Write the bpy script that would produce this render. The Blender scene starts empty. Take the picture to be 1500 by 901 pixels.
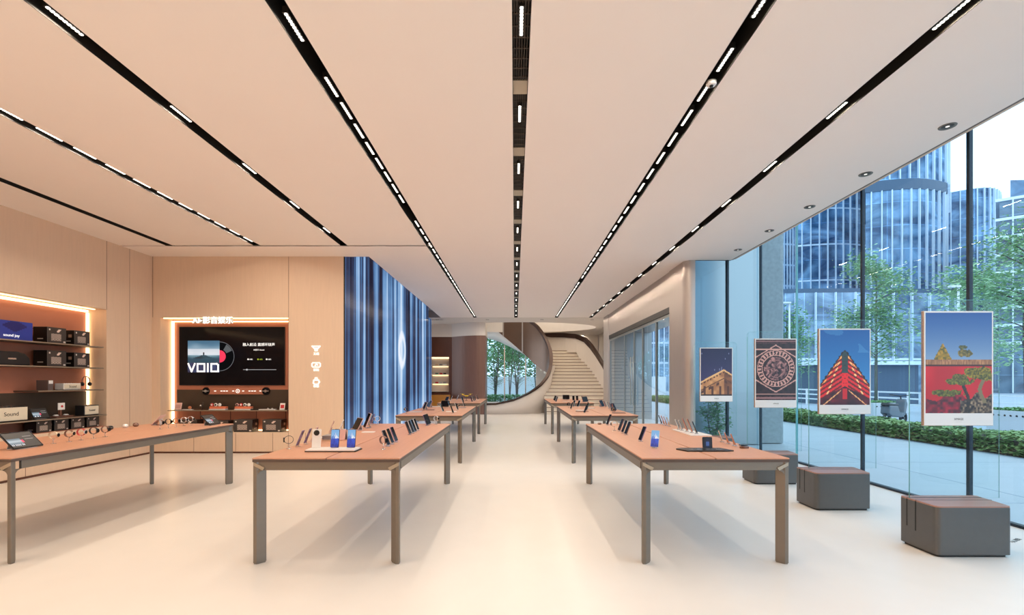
import bpy, math, random
from mathutils import Vector, Matrix
random.seed(7)
C = bpy.context.scene.collection
F = 680.0; CX, CY = 754.0, 557.0; EYE = 1.57
def P(x, y, Z):                      # a point of the place from where it is seen, at depth Z
    return ((x-CX)/F*Z, Z, EYE+(CY-y)/F*Z)

# ---------------------------------------------------------------- materials
def nt(name):
    m = bpy.data.materials.new(name); m.use_nodes = True
    return m, m.node_tree.nodes, m.node_tree.links, m.node_tree.nodes['Principled BSDF']
def mat(name, col, rough=0.5, metal=0.0, noise=0.0, scale=8.0, stretch=(1,1,1), spec=0.5, emit=None, es=1.0, coat=0.0, bump=0.0, aniso=0.0, col2=None):
    m, N, L, b = nt(name)
    b.inputs['Base Color'].default_value = (*col, 1)
    b.inputs['Roughness'].default_value = rough
    b.inputs['Metallic'].default_value = metal
    b.inputs['Specular IOR Level'].default_value = spec
    b.inputs['Coat Weight'].default_value = coat
    b.inputs['Anisotropic'].default_value = aniso
    if emit:
        b.inputs['Emission Color'].default_value = (*emit, 1); b.inputs['Emission Strength'].default_value = es
    if noise or bump:
        tc = N.new('ShaderNodeTexCoord'); mp = N.new('ShaderNodeMapping'); mp.inputs['Scale'].default_value = stretch
        n = N.new('ShaderNodeTexNoise'); n.inputs['Scale'].default_value = scale; n.inputs['Detail'].default_value = 5
        L.new(tc.outputs['Object'], mp.inputs[0]); L.new(mp.outputs[0], n.inputs['Vector'])
        if noise:
            r = N.new('ShaderNodeMix'); r.data_type = 'RGBA'
            c2 = col2 or tuple(max(0, c*(1-noise)) for c in col); c1 = col if col2 else tuple(min(1, c*(1+noise)) for c in col)
            r.inputs[6].default_value = (*c1, 1); r.inputs[7].default_value = (*c2, 1)
            L.new(n.outputs['Fac'], r.inputs[0]); L.new(r.outputs[2], b.inputs['Base Color'])
        if bump:
            bn = N.new('ShaderNodeBump'); bn.inputs['Strength'].default_value = bump; bn.inputs['Distance'].default_value = 0.02
            L.new(n.outputs['Fac'], bn.inputs['Height']); L.new(bn.outputs[0], b.inputs['Normal'])
    return m
def glassmat(name, tint, refl=1.0, rough=0.0, bump=0):
    m = bpy.data.materials.new(name); m.use_nodes = True
    N, L = m.node_tree.nodes, m.node_tree.links; N.clear()
    o = N.new('ShaderNodeOutputMaterial'); t = N.new('ShaderNodeBsdfTransparent'); t.inputs[0].default_value = (*tint, 1)
    g = N.new('ShaderNodeBsdfGlossy'); g.inputs['Roughness'].default_value = rough
    fr = N.new('ShaderNodeFresnel'); fr.inputs[0].default_value = 1.45
    geo = N.new('ShaderNodeNewGeometry'); inv = N.new('ShaderNodeMath'); inv.operation = 'SUBTRACT'; inv.inputs[0].default_value = 1
    mu = N.new('ShaderNodeMath'); mu.operation = 'MULTIPLY'; mu.inputs[1].default_value = refl
    mu2 = N.new('ShaderNodeMath'); mu2.operation = 'MULTIPLY'
    L.new(geo.outputs['Backfacing'], inv.inputs[1]); L.new(fr.outputs[0], mu.inputs[0]); L.new(mu.outputs[0], mu2.inputs[0]); L.new(inv.outputs[0], mu2.inputs[1])
    x = N.new('ShaderNodeMixShader'); L.new(mu2.outputs[0], x.inputs[0]); L.new(t.outputs[0], x.inputs[1]); L.new(g.outputs[0], x.inputs[2]); L.new(x.outputs[0], o.inputs[0])
    return m
def emat(name, col, s):
    m = bpy.data.materials.new(name); m.use_nodes = True
    N, L = m.node_tree.nodes, m.node_tree.links; N.clear()
    o = N.new('ShaderNodeOutputMaterial'); e = N.new('ShaderNodeEmission'); e.inputs[0].default_value = (*col, 1); e.inputs[1].default_value = s
    L.new(e.outputs[0], o.inputs[0]); return m
def vcol(name, emis=0.0, rough=0.35):  # colours held per face of the mesh
    m, N, L, b = nt(name)
    a = N.new('ShaderNodeVertexColor'); a.layer_name = 'Col'
    b.inputs['Roughness'].default_value = rough
    L.new(a.outputs[0], b.inputs['Base Color'])
    if emis:
        L.new(a.outputs[0], b.inputs['Emission Color']); b.inputs['Emission Strength'].default_value = emis
        b.inputs['Base Color'].default_value = (0.02,0.02,0.02,1)
        L.remove(b.inputs['Base Color'].links[0])
    return m
M = {}
def srgb(r, g, b): 
    f = lambda c: (c/255/12.92) if c <= 10 else ((c/255+.055)/1.055)**2.4
    return (f(r), f(g), f(b))
M['floor'] = mat('cream terrazzo', (.84,.80,.755), .30, noise=.03, scale=3, spec=.35)
M['ceiling'] = mat('peach ceiling panel', (.93,.85,.79), .8, noise=.01, scale=2, spec=.2)
M['wallwood'] = mat('pale wood veneer', (.74,.56,.415), .45, noise=.06, scale=6, stretch=(6,6,.35), spec=.3)
M['whitewall'] = mat('warm white plaster', (.74,.68,.63), .7, noise=.02, scale=3)
M['black'] = mat('black channel', (.02,.017,.014), .5, noise=.2, scale=6)
M['darkmetal'] = mat('dark bronze grille', (.07,.052,.04), .4, .5, noise=.2, scale=5)
M['bronze'] = mat('bronze grey metal', (.235,.20,.165), .42, .7, noise=.04, scale=10, stretch=(1,1,3))
M['bronzelight'] = mat('bright bronze edge', (.46,.39,.30), .35, .7, noise=.04, scale=10)
M['steel'] = mat('brushed bronze steel', (.50,.435,.395), .42, .65, noise=.05, scale=30, stretch=(1,1,.05), aniso=.4)
M['bluesteel'] = mat('grey cladding metal', (.36,.40,.41), .30, .6, noise=.12, scale=1.2, stretch=(1,1,.3))
M['tabletop'] = mat('salmon wood table top', (.57,.29,.185), .42, noise=.10, scale=5, stretch=(10,.6,1), spec=.4)
M['edge'] = mat('dark table edge', (.10,.065,.05), .5, noise=.1)
M['copper'] = mat('copper leather panel', (.46,.17,.10), .5, noise=.08, scale=3)
M['darkpanel'] = mat('dark brown panel', (.055,.035,.022), .5, noise=.15, scale=3)
M['redbrown'] = mat('red brown stained wood', (.20,.105,.08), .4, noise=.15, scale=5, stretch=(5,5,.3))
M['deepbrown'] = mat('deep brown wood', (.10,.035,.02), .4, noise=.15, scale=5, stretch=(5,5,.3))
M['stairbrown'] = mat('dark bronze balustrade', (.17,.105,.075), .33, .6, noise=.1, scale=3)
M['rail'] = mat('dark bronze handrail', (.06,.032,.025), .3, .5, noise=.1)
M['shelf'] = mat('dark metal shelf', (.14,.10,.075), .4, .5, noise=.1)
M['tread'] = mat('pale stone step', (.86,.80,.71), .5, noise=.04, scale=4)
M['shade_and_joint'] = mat('painted nosing shade and ceiling joint', (.33,.25,.21), .6, noise=.04, scale=4)  # dark tone for the painted nosing shade, and for the ceiling joint
M['benchmetal'] = mat('graphite bench metal', (.125,.12,.115), .38, .6, noise=.06, scale=14)
M['benchwood'] = mat('reddish bench wood', (.36,.18,.13), .35, noise=.2, scale=6, stretch=(.6,14,1), coat=.2)
M['slot'] = mat('black slit', (.01,.01,.01), .6, noise=.1)
M['glass'] = glassmat('window glass', (.80,.90,.955), .8)
M['doorglass'] = glassmat('door glass', (.80,.88,.93), 1.0)
M['paneglass'] = glassmat('clear upright glass', (.955,.985,.985), .8)
M['glassedge'] = mat('green glass edge', (.16,.42,.44), .15, noise=.1)
M['mullion'] = mat('blue black mullion', (.015,.025,.04), .35, .3, noise=.1)
M['lampon'] = emat('lit lamp lens', (1,.92,.80), 4.0)
M['led'] = emat('warm led strip', (1,.68,.36), 4.0)
M['whitelit'] = emat('lit white letter', (1,.93,.84), 1.6)
M['whiteplastic'] = mat('white plastic', (.82,.80,.78), .35, noise=.01)
M['blackplastic'] = mat('black plastic', (.018,.017,.017), .3, noise=.1)
M['screenblack'] = mat('dark glass screen', (.008,.007,.009), .10, noise=.1, spec=.15)
M['chrome'] = mat('silver metal', (.68,.67,.66), .2, .9, noise=.02)
M['gold'] = mat('rose gold metal', (.68,.46,.34), .25, .8, noise=.02)
M['concrete'] = mat('speckled grey concrete', (.34,.37,.38), .8, noise=.25, scale=14)
M['paving'] = mat('light grey paving', (.50,.52,.545), .45, noise=.10, scale=.8, stretch=(1,3,1))
M['street'] = mat('grey street', (.40,.44,.50), .6, noise=.1, scale=.5)
M['white'] = mat('painted white', (.80,.82,.84), .5, noise=.03)
M['leaf'] = mat('green leaves', (.17,.36,.13), .55, noise=.45, scale=3)
M['hedge'] = mat('hedge leaves', (.14,.32,.11), .6, noise=.6, scale=5, col2=(.36,.42,.14))
M['paleleaf'] = mat('pale green leaves', (.30,.48,.26), .55, noise=.35, scale=2)
M['bark'] = mat('grey bark', (.14,.11,.09), .9, noise=.3, scale=12)
M['pic'] = vcol('lit picture', .95)
M['print'] = vcol('printed picture', 0)
def cm(name, col, rough=.35, metal=0.0):
    k = 'c_'+name
    if k not in M: M[k] = mat(name, col, rough, metal, noise=.03, scale=20)
    return M[k]

# ---------------------------------------------------------------- meshes
class MB:
    def __init__(s): s.v = []; s.f = []; s.mi = []
    def add(s, vs, fs, mi=0):
        n = len(s.v); s.v += [tuple(v) for v in vs]; s.f += [tuple(i+n for i in f) for f in fs]; s.mi += [mi]*len(fs); return s
    def box(s, x0, x1, y0, y1, z0, z1, mi=0):
        return s.add([(x0,y0,z0),(x1,y0,z0),(x1,y1,z0),(x0,y1,z0),(x0,y0,z1),(x1,y0,z1),(x1,y1,z1),(x0,y1,z1)],
              [(0,3,2,1),(4,5,6,7),(0,1,5,4),(1,2,6,5),(2,3,7,6),(3,0,4,7)], mi)
    def prism(s, pts, z0, z1, mi=0, T=None):
        n = len(pts); vs = [(x,y,z0) for x,y in pts]+[(x,y,z1) for x,y in pts]
        if T: vs = [tuple(T @ Vector(v)) for v in vs]
        return s.add(vs, [tuple(range(n-1,-1,-1)), tuple(range(n,2*n))]+[(i,(i+1)%n,(i+1)%n+n,i+n) for i in range(n)], mi)
    def tube(s, path, r, n=8, mi=0, closed=False):
        path = [Vector(p) for p in path]; rs = r if isinstance(r, (list,tuple)) else [r]*len(path); m = len(path); base = len(s.v); vs = []
        up = Vector((0,0,1)); pu = None
        for i, p in enumerate(path):
            a = path[(i-1) % m] if closed else path[max(i-1,0)]; b = path[(i+1) % m] if closed else path[min(i+1,m-1)]
            t = (b-a).normalized()
            u = t.cross(pu if pu and abs(t.dot(pu.normalized())) < .95 else (up if abs(t.z) < .9 else Vector((1,0,0)))).normalized(); w = u.cross(t).normalized(); pu = w
            for k in range(n):
                q = 2*math.pi*k/n; vs.append(p+(u*math.cos(q)+w*math.sin(q))*rs[i])
        fs = []
        for i in range(m if closed else m-1):
            j = (i+1) % m
            for k in range(n): fs.append((i*n+k, i*n+(k+1)%n, j*n+(k+1)%n, j*n+k))
        if not closed: fs += [tuple(range(n-1,-1,-1)), tuple(range((m-1)*n, m*n))]
        return s.add(vs, fs, mi)
    def lathe(s, prof, n=20, o=(0,0,0), mi=0, T=None):
        vs = []
        for r, z in prof:
            for k in range(n):
                a = 2*math.pi*k/n; vs.append(Vector((r*math.cos(a), r*math.sin(a), z)))
        vs = [((T @ v) if T else v)+Vector(o) for v in vs]
        m = len(prof); fs = [(i*n+k, i*n+(k+1)%n, (i+1)*n+(k+1)%n, (i+1)*n+k) for i in range(m-1) for k in range(n)]
        fs += [tuple(range(n-1,-1,-1)), tuple(range((m-1)*n, m*n))]
        return s.add(vs, fs, mi)
    def build(s, name, mats, parent=None, bevel=0, smooth=False, loc=None, rot=None, seg=2):
        me = bpy.data.meshes.new(name); me.from_pydata(s.v, [], s.f); me.update()
        for m in (mats if isinstance(mats, (list,tuple)) else [mats]): me.materials.append(M[m] if isinstance(m, str) else m)
        for p, i in zip(me.polygons, s.mi): p.material_index = i; p.use_smooth = smooth
        o = bpy.data.objects.new(name, me); C.objects.link(o)
        if parent: o.parent = parent
        if loc: o.location = loc
        if rot: o.rotation_euler = rot
        if bevel:
            b = o.modifiers.new('b', 'BEVEL'); b.width = bevel; b.segments = seg; b.limit_method = 'ANGLE'; b.angle_limit = math.radians(40)
        return o
def tag(o, label=None, cat=None, group=None, kind=None):
    if label: o['label'] = label
    if cat: o['category'] = cat
    if group: o['group'] = group
    if kind: o['kind'] = kind
    return o
def empty(name, loc=(0,0,0), rz=0, label=None, cat=None, group=None):
    o = bpy.data.objects.new(name, None); C.objects.link(o); o.location = loc; o.rotation_euler = (0,0,rz); o.empty_display_size = .05
    return tag(o, label, cat, group)
KIDS = {}
def kids(o): return [c for c in C.objects if c.parent == o]
def copy_tree(o, parent=None, tree=None):
    c = o.copy(); C.objects.link(c); c.parent = parent
    for ch in (tree or kids)(o): copy_tree(ch, c, tree)
    return c
def struct(mb, name, m, label=None, **k):
    o = mb.build(name, m, **k); tag(o, label, None, None, 'structure'); return o
def box1(name, m, b, parent=None, bevel=0): return MB().box(*b).build(name, m, parent, bevel)
def rrect(w, h, r, n=4, cx=0, cy=0):
    pts = []
    for sx, sy, a0 in ((1,1,0),(-1,1,90),(-1,-1,180),(1,-1,270)):
        for i in range(n+1):
            a = math.radians(a0+90*i/n); pts.append((cx+sx*(w/2-r)+r*math.cos(a), cy+sy*(h/2-r)+r*math.sin(a)))
    return pts
def text(name, body, size, m, parent, loc, rot, ext=0.004, align='CENTER', sx=1.0):
    cu = bpy.data.curves.new(name, 'FONT'); cu.body = body; cu.size = size; cu.extrude = ext; cu.align_x = align; cu.align_y = 'CENTER'
    cu.materials.append(M[m] if isinstance(m, str) else m)
    t = bpy.data.objects.new('temporary', cu); C.objects.link(t); bpy.context.view_layer.update()
    me = bpy.data.meshes.new_from_object(t.evaluated_get(bpy.context.evaluated_depsgraph_get())); bpy.data.objects.remove(t)
    o = bpy.data.objects.new(name, me); C.objects.link(o); o.parent = parent; o.location = loc; o.rotation_euler = rot; o.scale.x = sx
    return o
def picture(name, w, h, nx, ny, fn, m, parent, loc=(0,0,0), rot=(0,0,0), thick=.002):
    """a flat picture in the local XZ plane facing -Y, origin at its bottom centre; fn(u,v)->sRGB 0..255 (v up)"""
    vs = [(-w/2+w*i/nx, 0, h*j/ny) for j in range(ny+1) for i in range(nx+1)]
    fs = [(j*(nx+1)+i, j*(nx+1)+i+1, (j+1)*(nx+1)+i+1, (j+1)*(nx+1)+i) for j in range(ny) for i in range(nx)]
    me = bpy.data.meshes.new(name)
    n0 = len(vs); vs += [(-w/2,thick,0),(w/2,thick,0),(w/2,thick,h),(-w/2,thick,h)]
    a, b2, c, d = 0, nx, (ny+1)*(nx+1)-1, ny*(nx+1)
    back = [(n0,n0+3,n0+2,n0+1)]
    me.from_pydata(vs, [], fs+back); me.update(); me.materials.append(M[m] if isinstance(m, str) else m)
    col = me.color_attributes.new('Col', 'FLOAT_COLOR', 'CORNER'); buf = []
    for j in range(ny):
        for i in range(nx):
            cc = fn((i+.5)/nx, (j+.5)/ny); cc = srgb(*[max(0, min(255, q)) for q in cc]); buf += [*cc, 1.0]*4
    buf += [.02,.02,.02,1.0]*4
    col.data.foreach_set('color', buf)
    o = bpy.data.objects.new(name, me); C.objects.link(o); o.parent = parent; o.location = loc; o.rotation_euler = rot
    return o
def mixc(a, b, t): t = max(0, min(1, t)); return tuple(p*(1-t)+q*t for p, q in zip(a, b))
def vn(x, y, s=0):
    def h(i, j): 
        q = math.sin(i*127.1+j*311.7+s*74.7)*43758.5453; return q-math.floor(q)
    i, j = math.floor(x), math.floor(y); u, v = x-i, y-j; u = u*u*(3-2*u); v = v*v*(3-2*v)
    return (h(i,j)*(1-u)+h(i+1,j)*u)*(1-v)+(h(i,j+1)*(1-u)+h(i+1,j+1)*u)*v
SKY = 2.2; EXPO = 0.0; LAMP = 0.182
# ================================================================ THE ROOM
CH = 4.23; XW = -7.8; YB = 9.98; XS = -3.66; XC = -3.14; XR = 4.79; YE = 19.7; YN = -4.0
struct(MB().box(-8.6, 5.42, YN, 29, -.12, 0), 'floor', 'floor', 'cream polished floor of the showroom')
# ceiling panels between the slots
TR = [-6.82, -5.09, -3.37, -1.68, .05, 1.765, 3.21]; SW = .07
def panel(mb, x0, x1, y0, y1): mb.box(x0, x1, y0, y1, CH, CH+.06)
cl = MB()
xs = [-8.0]+sum([[t-SW, t+SW] for t in TR], [])+[XR]
for i in range(0, len(xs), 2):
    x0, x1 = xs[i], xs[i+1]
    if i < 6: panel(cl, x0, x1, YN, 9.16)
    elif i == 6: panel(cl, x0, x1, YN, 9.16)
    else: panel(cl, x0, x1, YN, 10.28)
# beyond the cross slot on the left (y 9.16-9.22), the ceiling runs to the wall
panel(cl, -8.0, -1.68-SW, 9.22, YB+.02)
panel(cl, XC, -1.68-SW, YB+.02, YE)
for i in (8, 10, 12): panel(cl, xs[i], xs[i+1], 10.28, YE)
panel(cl, 3.21+SW, 3.86, 10.28, YE)
cl.box(-1.75, -1.61, 9.16, 9.22, CH+.055, CH+.06)
struct(cl, 'ceiling', 'ceiling', 'peach ceiling split by long black light slots')
# the ceiling beyond the ends of the slots, with the oval stair opening
oc = (.25, 23.55); oa, ob = 3.85, 2.25
def ring_ceiling():
    m = MB(); n = 64; rect = []
    X0, X1, Y0, Y1 = -4.2, 4.9, YE+.03, 28.6
    for k in range(n):
        a = 2*math.pi*k/n; dx, dy = math.cos(a)*oa, math.sin(a)*ob
        t = min([q for q in ((X1-oc[0])/dx if dx > 1e-6 else 9e9, (X0-oc[0])/dx if dx < -1e-6 else 9e9, (Y1-oc[1])/dy if dy > 1e-6 else 9e9, (Y0-oc[1])/dy if dy < -1e-6 else 9e9)])
        rect.append((oc[0]+dx*t, oc[1]+dy*t))
    corners = [(X1,Y1),(X0,Y1),(X0,Y0),(X1,Y0)]
    for c in corners:
        k = min(range(n), key=lambda i: (rect[i][0]-c[0])**2+(rect[i][1]-c[1])**2); rect[k] = c
    el = [(oc[0]+math.cos(2*math.pi*k/n)*oa, oc[1]+math.sin(2*math.pi*k/n)*ob) for k in range(n)]
    vs = [(x,y,CH) for x,y in el]+[(x,y,CH) for x,y in rect]+[(x,y,CH+.7) for x,y in el]+[(x,y,CH+.7) for x,y in rect]
    fs = []
    for k in range(n):
        j = (k+1) % n
        fs += [(k, n+k, n+j, j), (k, j, 2*n+j, 2*n+k), (2*n+k, 2*n+j, 3*n+j, 3*n+k), (n+k, 3*n+k, 3*n+j, n+j)]
    m.add(vs, fs); return m
struct(ring_ceiling(), 'ceiling', 'whitewall', 'pale ceiling with an oval opening above the curved stair')
# slots: black channels above the ceiling, a thin pale lip
ends = [9.19, 9.16, 9.16, YE, YE, YE, YE]
def slot(x, y1, n):
    m = MB(); h = .26; y0 = YN
    m.box(x-SW-.02, x-SW+.004, y0, y1, CH+.001, CH+h); m.box(x+SW-.004, x+SW+.02, y0, y1, CH+.001, CH+h); m.box(x-SW-.02, x+SW+.02, y0, y1, CH+h, CH+h+.02)
    m.box(x-SW, x+SW, y1-.01, y1, CH+.001, CH+h)
    if abs(x-.05) < .01:
        for i in range(6): m.box(x-.058+i*.021, x-.052+i*.021, y0, y1, CH+.05, CH+.075, 2)
        y = y0
        while y < y1: m.box(x-SW, x+SW, y, y+.012, CH+.06, CH+.07, 2); y += .12
    return struct(m, 'trim_%d' % n, ['black', 'ceiling', 'darkmetal'], 'black light slot recessed in the ceiling')
for n, (x, y1) in enumerate(zip(TR, ends)): slot(x, y1, n+1)
m = MB(); m.box(-6.9, -1.6, 9.15, 9.16, CH+.005, CH+.2); m.box(-6.9, -1.6, 9.22, 9.23, CH+.005, CH+.2); m.box(-6.9, -1.6, 9.15, 9.23, CH+.2, CH+.21)
struct(m, 'trim_8', 'black', 'narrow black cross slot in the ceiling')
m = MB(); m.box(-4.2, 4.9, YE, YE+.03, CH+.004, CH+.3); struct(m, 'trim_9', 'shade_and_joint')
# roof slab over all
struct(MB().box(-8.6, 5.6, YN, 29, 6.0, 6.2), 'ceiling', 'whitewall', 'upper slab above the suspended ceiling')
# ceiling edge beside the windows
m = MB(); m.box(XR, XR+.03, YN, 10.28, CH-.0, CH+.3, 0); m.box(XR+.03, XR+.09, YN, 10.28, CH+.012, CH+.3, 1); struct(m, 'trim_10', ['stairbrown', 'wallwood'], 'wood edge of the ceiling along the windows')
# ---- walls with niches (boxes round each opening)
def wall_with_hole(name, axis, pos, thick, a0, a1, ha, hb, hz0, hz1, m, z1=6.0, label=None):
    w = MB()
    def bx(p0, p1, z0, zz):
        if axis == 'x': w.box(pos-thick, pos, p0, p1, z0, zz)
        else: w.box(p0, p1, pos, pos+thick, z0, zz)
    bx(a0, ha, 0, z1); bx(hb, a1, 0, z1); bx(ha, hb, 0, hz0); bx(ha, hb, hz1, z1)
    return struct(w, name, m, label)
wall_with_hole('wall_left', 'x', XW, .45, YN, YB+.6, 2.6, 8.87, .69, 2.92, 'wallwood', label='pale wood left wall with a shelf niche')
wall_with_hole('wall_back', 'y', YB, .45, XW, XS-.02, -7.62, -4.86, .45, 2.915, 'wallwood', label='pale wood wall with the screen niche')
struct(MB().box(XW, XS-.02, YB+.45, YB+.55, 0, 6), 'wall_back', 'darkpanel')
m = MB()
for x in (-7.78, -4.86): m.box(x-.003, x+.003, YB-.004, YB, 2.92, CH)
m.box(-4.87, -4.864, YB-.003, YB, 0, 2.9)
for x in (-6.9, -6.0, -5.2, -4.5): m.box(x-.003, x+.003, YB-.003, YB, 0, .44)
struct(m, 'trim_11', 'redbrown')
m = MB()
for y in (3.2, 4.6, 6.0, 7.4): m.box(XW, XW+.003, y-.003, y+.003, .03, .66)
m.box(XW, XW+.003, 8.87, 8.876, 2.92, CH); m.box(XW, XW+.003, 9.4, 9.404, .03, CH)
struct(m, 'trim_12', 'redbrown')
struct(MB().box(XW, XW+.006, YN, YB, 0, .035), 'baseboard_left', 'deepbrown'); struct(MB().box(XW, XS, YB-.006, YB, 0, .035), 'baseboard_back', 'deepbrown')
struct(MB().box(-8.6, 5.6, YN-.3, YN, 0, 6), 'wall_behind', 'wallwood')
# left niche lining
NB = -8.16
m = MB(); m.box(NB-.05, NB, 2.6, 8.87, .69, 2.92)
for y in (3.4, 5.15, 7.22): m.box(NB, NB+.006, y-.008, y+.008, .69, 2.92, 1)
m.box(NB, NB+.004, 2.6, 8.87, 2.44, 2.455, 1)
m.box(NB, NB+.012, 2.6, 8.86, .93, 1.36, 2)
m.box(NB, XW-.01, 2.6, 8.86, .69, .70, 0)
struct(m, 'wall_left_lining', ['copper', 'deepbrown', 'darkpanel'], 'copper leather back of the left shelf niche')
struct(MB().box(NB+.01, NB+.06, 2.65, 8.82, 2.86, 2.90), 'trim_13', 'led'); struct(MB().box(NB+.0, NB+.04, 8.83, 8.86, .75, 2.85), 'trim_14', 'led')
struct(MB().box(-7.99, -7.95, 2.65, 8.8, 2.905, 2.915), 'trim_15', 'led')
# back niche lining
BB = 10.34; x0, x1 = -7.62, -4.86
m = MB(); m.box(x0, x1, BB, BB+.04, .45, 2.915, 0)
m.box(-7.50, x1, BB-.02, BB, 1.36, 2.82, 0); m.box(-7.50, x1, BB-.03, BB, .93, 1.36, 2)
for x in (-7.0, -6.33, -5.75, -5.1): m.box(x-.006, x+.006, BB-.004, BB, .45, .9, 1)
m.box(x1-.03, x1-.0, YB+.06, BB, .46, 2.84, 0)
struct(m, 'wall_back_lining', ['copper', 'deepbrown', 'darkpanel'], 'copper and dark back of the screen niche')
struct(MB().box(x0+.01, x0+.05, BB-.05, BB-.01, .48, 2.88), 'trim_16', 'led')
struct(MB().box(x0+.05, x1-.03, BB-.05, BB-.015, 2.86, 2.885), 'trim_17', 'led')
struct(MB().box(x0+.05, x1-.03, YB+.02, YB+.05, 2.895, 2.912), 'trim_18', 'led')
struct(MB().box(x0+.05, x1-.03, BB-.05, BB-.02, .455, .475), 'trim_19', 'led')
# ---- far end
m = MB(); m.box(-8.6, XS-.05, 20.45, 20.6, 0, 6); struct(m, 'wall_rear', 'deepbrown')
# lit niche wall at the far left
wall_with_hole('wall_rear', 'y', 22.0, .4, -4.8, -2.98, -4.0, -3.12, .99, 2.68, 'deepbrown', 3.7)
struct(MB().box(-4.0, -3.12, 22.36, 22.4, .99, 2.68), 'wall_rear_lining', 'whitewall')
struct(MB().box(-3.98, -3.14, 22.30, 22.33, 2.62, 2.66), 'trim_20', 'led')
m = MB(); pts = []
for i in range(13):
    t = i/12; pts.append((-2.98+1.63*t, 22.0-.75*math.sin(t*math.pi*.62)))
m.prism(pts+[(-1.33, 22.4), (-2.98, 22.4)], 0, 3.62); struct(m, 'wall_curved', 'redbrown', 'curved red brown wood wall beside the far window', smooth=False)
struct(MB().prism([(x, y-.01) for x, y in pts]+[(-1.33, 22.5), (-4.8, 22.5), (-4.8, 21.98)], 3.62, CH+.0), 'trim_21', 'whitewall')
# far window and walls
struct(MB().box(1.95, 5.2, 28.2, 28.4, 0, 6), 'wall_far', 'whitewall'); struct(MB().box(-5, -1.9, 28.2, 28.4, 0, 6), 'wall_far', 'whitewall')
struct(MB().box(-1.9, 1.95, 28.2, 28.4, 0, .25), 'wall_far', 'whitewall')
struct(MB().box(-1.9, 1.95, 28.28, 28.30, .25, 6), 'window_3', 'glass', 'tall far window behind the curved stair')
m = MB()
for x in (-1.87, -.62, .66, 1.9): m.box(x-.03, x+.03, 28.25, 28.33, .25, 6)
struct(m, 'trim_22', 'chrome')
struct(MB().box(4.95, 5.1, 19.7, 28.2, 0, 6), 'wall_right', 'whitewall')
struct(MB().box(3.8, 5.1, 19.75, 19.85, 0, 6), 'wall_right', 'whitewall')
# ---- entrance wall at the right: header, columns, doors
struct(MB().box(3.80, 4.0, 11.30, 18.75, 3.37, 6), 'wall_entrance_header', 'steel', 'brushed steel fascia above the glass doors')
struct(MB().box(3.795, 4.02, 11.33, 18.7, 3.22, 3.37), 'trim_23', 'black', 'black track above the glass doors')
def rcol(x0, x1, y0, y1, r, z1, sides=('fl',)):
    pts = []
    def arc(cx, cy, a0):
        for i in range(9): a = math.radians(a0+90*i/8); pts.append((cx+r*math.cos(a), cy+r*math.sin(a)))
    if 'fl' in sides: arc(x0+r, y0+r, 180)
    else: pts.append((x0, y0))
    pts.append((x1, y0)); pts.append((x1, y1))
    if 'bl' in sides: arc(x0+r, y1-r, 90)
    else: pts.append((x0, y1))
    return MB().prism(pts, 0, z1)
struct(rcol(3.77, 4.00, 10.28, 11.33, .17, CH), 'column_entrance', 'steel', 'brushed steel column with a rounded corner', bevel=.004, smooth=False)
struct(rcol(3.77, 4.02, 18.70, 19.72, .12, CH), 'column_entrance', 'steel', 'narrow polished steel column by the stair', bevel=.004)
struct(MB().box(4.0, 5.4, 10.30, 10.33, 0, CH+1.7), 'window_2', 'glass', 'glass return beside the steel column')
struct(MB().box(4.0, 4.80, 10.285, 10.345, CH, 6), 'wall_return', 'stairbrown')
m = MB()
for y in (11.33, 12.62, 13.95, 14.95, 16.25, 18.7):
    w = .05; m.box(3.83, 3.89, y-w/2, y+w/2, 0, 3.22)
m.box(3.83, 3.89, 11.33, 18.7, 3.14, 3.22); m.box(3.83, 3.89, 11.33, 18.7, 0, .06)
struct(m, 'trim_24', 'bluesteel', 'blue grey frames of the glass doors')
for n, (a, b) in enumerate(((11.36,12.59),(12.65,13.92),(13.98,14.92),(14.98,16.22),(16.28,18.67))):
    d = struct(MB().box(3.85, 3.87, a, b, .06, 3.14), 'door_%d' % (n+1), 'doorglass', 'glass door leaf in the entrance wall')
    if n in (2, 3, ):
        y = 14.80 if n == 2 else 15.12
        h = MB(); h.tube([(3.78, y, .77), (3.78, y, 2.32)], .022, 10); h.tube([(3.78,y,.95),(3.85,y,.95)], .012, 6); h.tube([(3.78,y,2.15),(3.85,y,2.15)], .012, 6)
        h.build('door_handle', 'bluesteel', d, smooth=True)
# outer cladding walls of the entrance recess, outside column, canopy soffit
struct(MB().box(4.05, 6.02, 11.40, 11.7, 0, 7), 'wall_outer_near', 'bluesteel', 'grey metal cladding outside behind the glass return')
struct(MB().box(4.05, 5.55, 18.8, 19.1, 0, 7), 'wall_outer_far', 'bluesteel', 'grey metal cladding outside beyond the doors')
struct(MB().box(4.02, 5.5, 11.72, 18.78, 3.5, 3.8), 'ceiling_canopy', 'steel')
struct(MB().prism(rrect(.62, .62, .06, 4, 6.42, 11.9), 0, 7), 'column_outside', 'concrete', 'speckled concrete column outside the windows')
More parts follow.
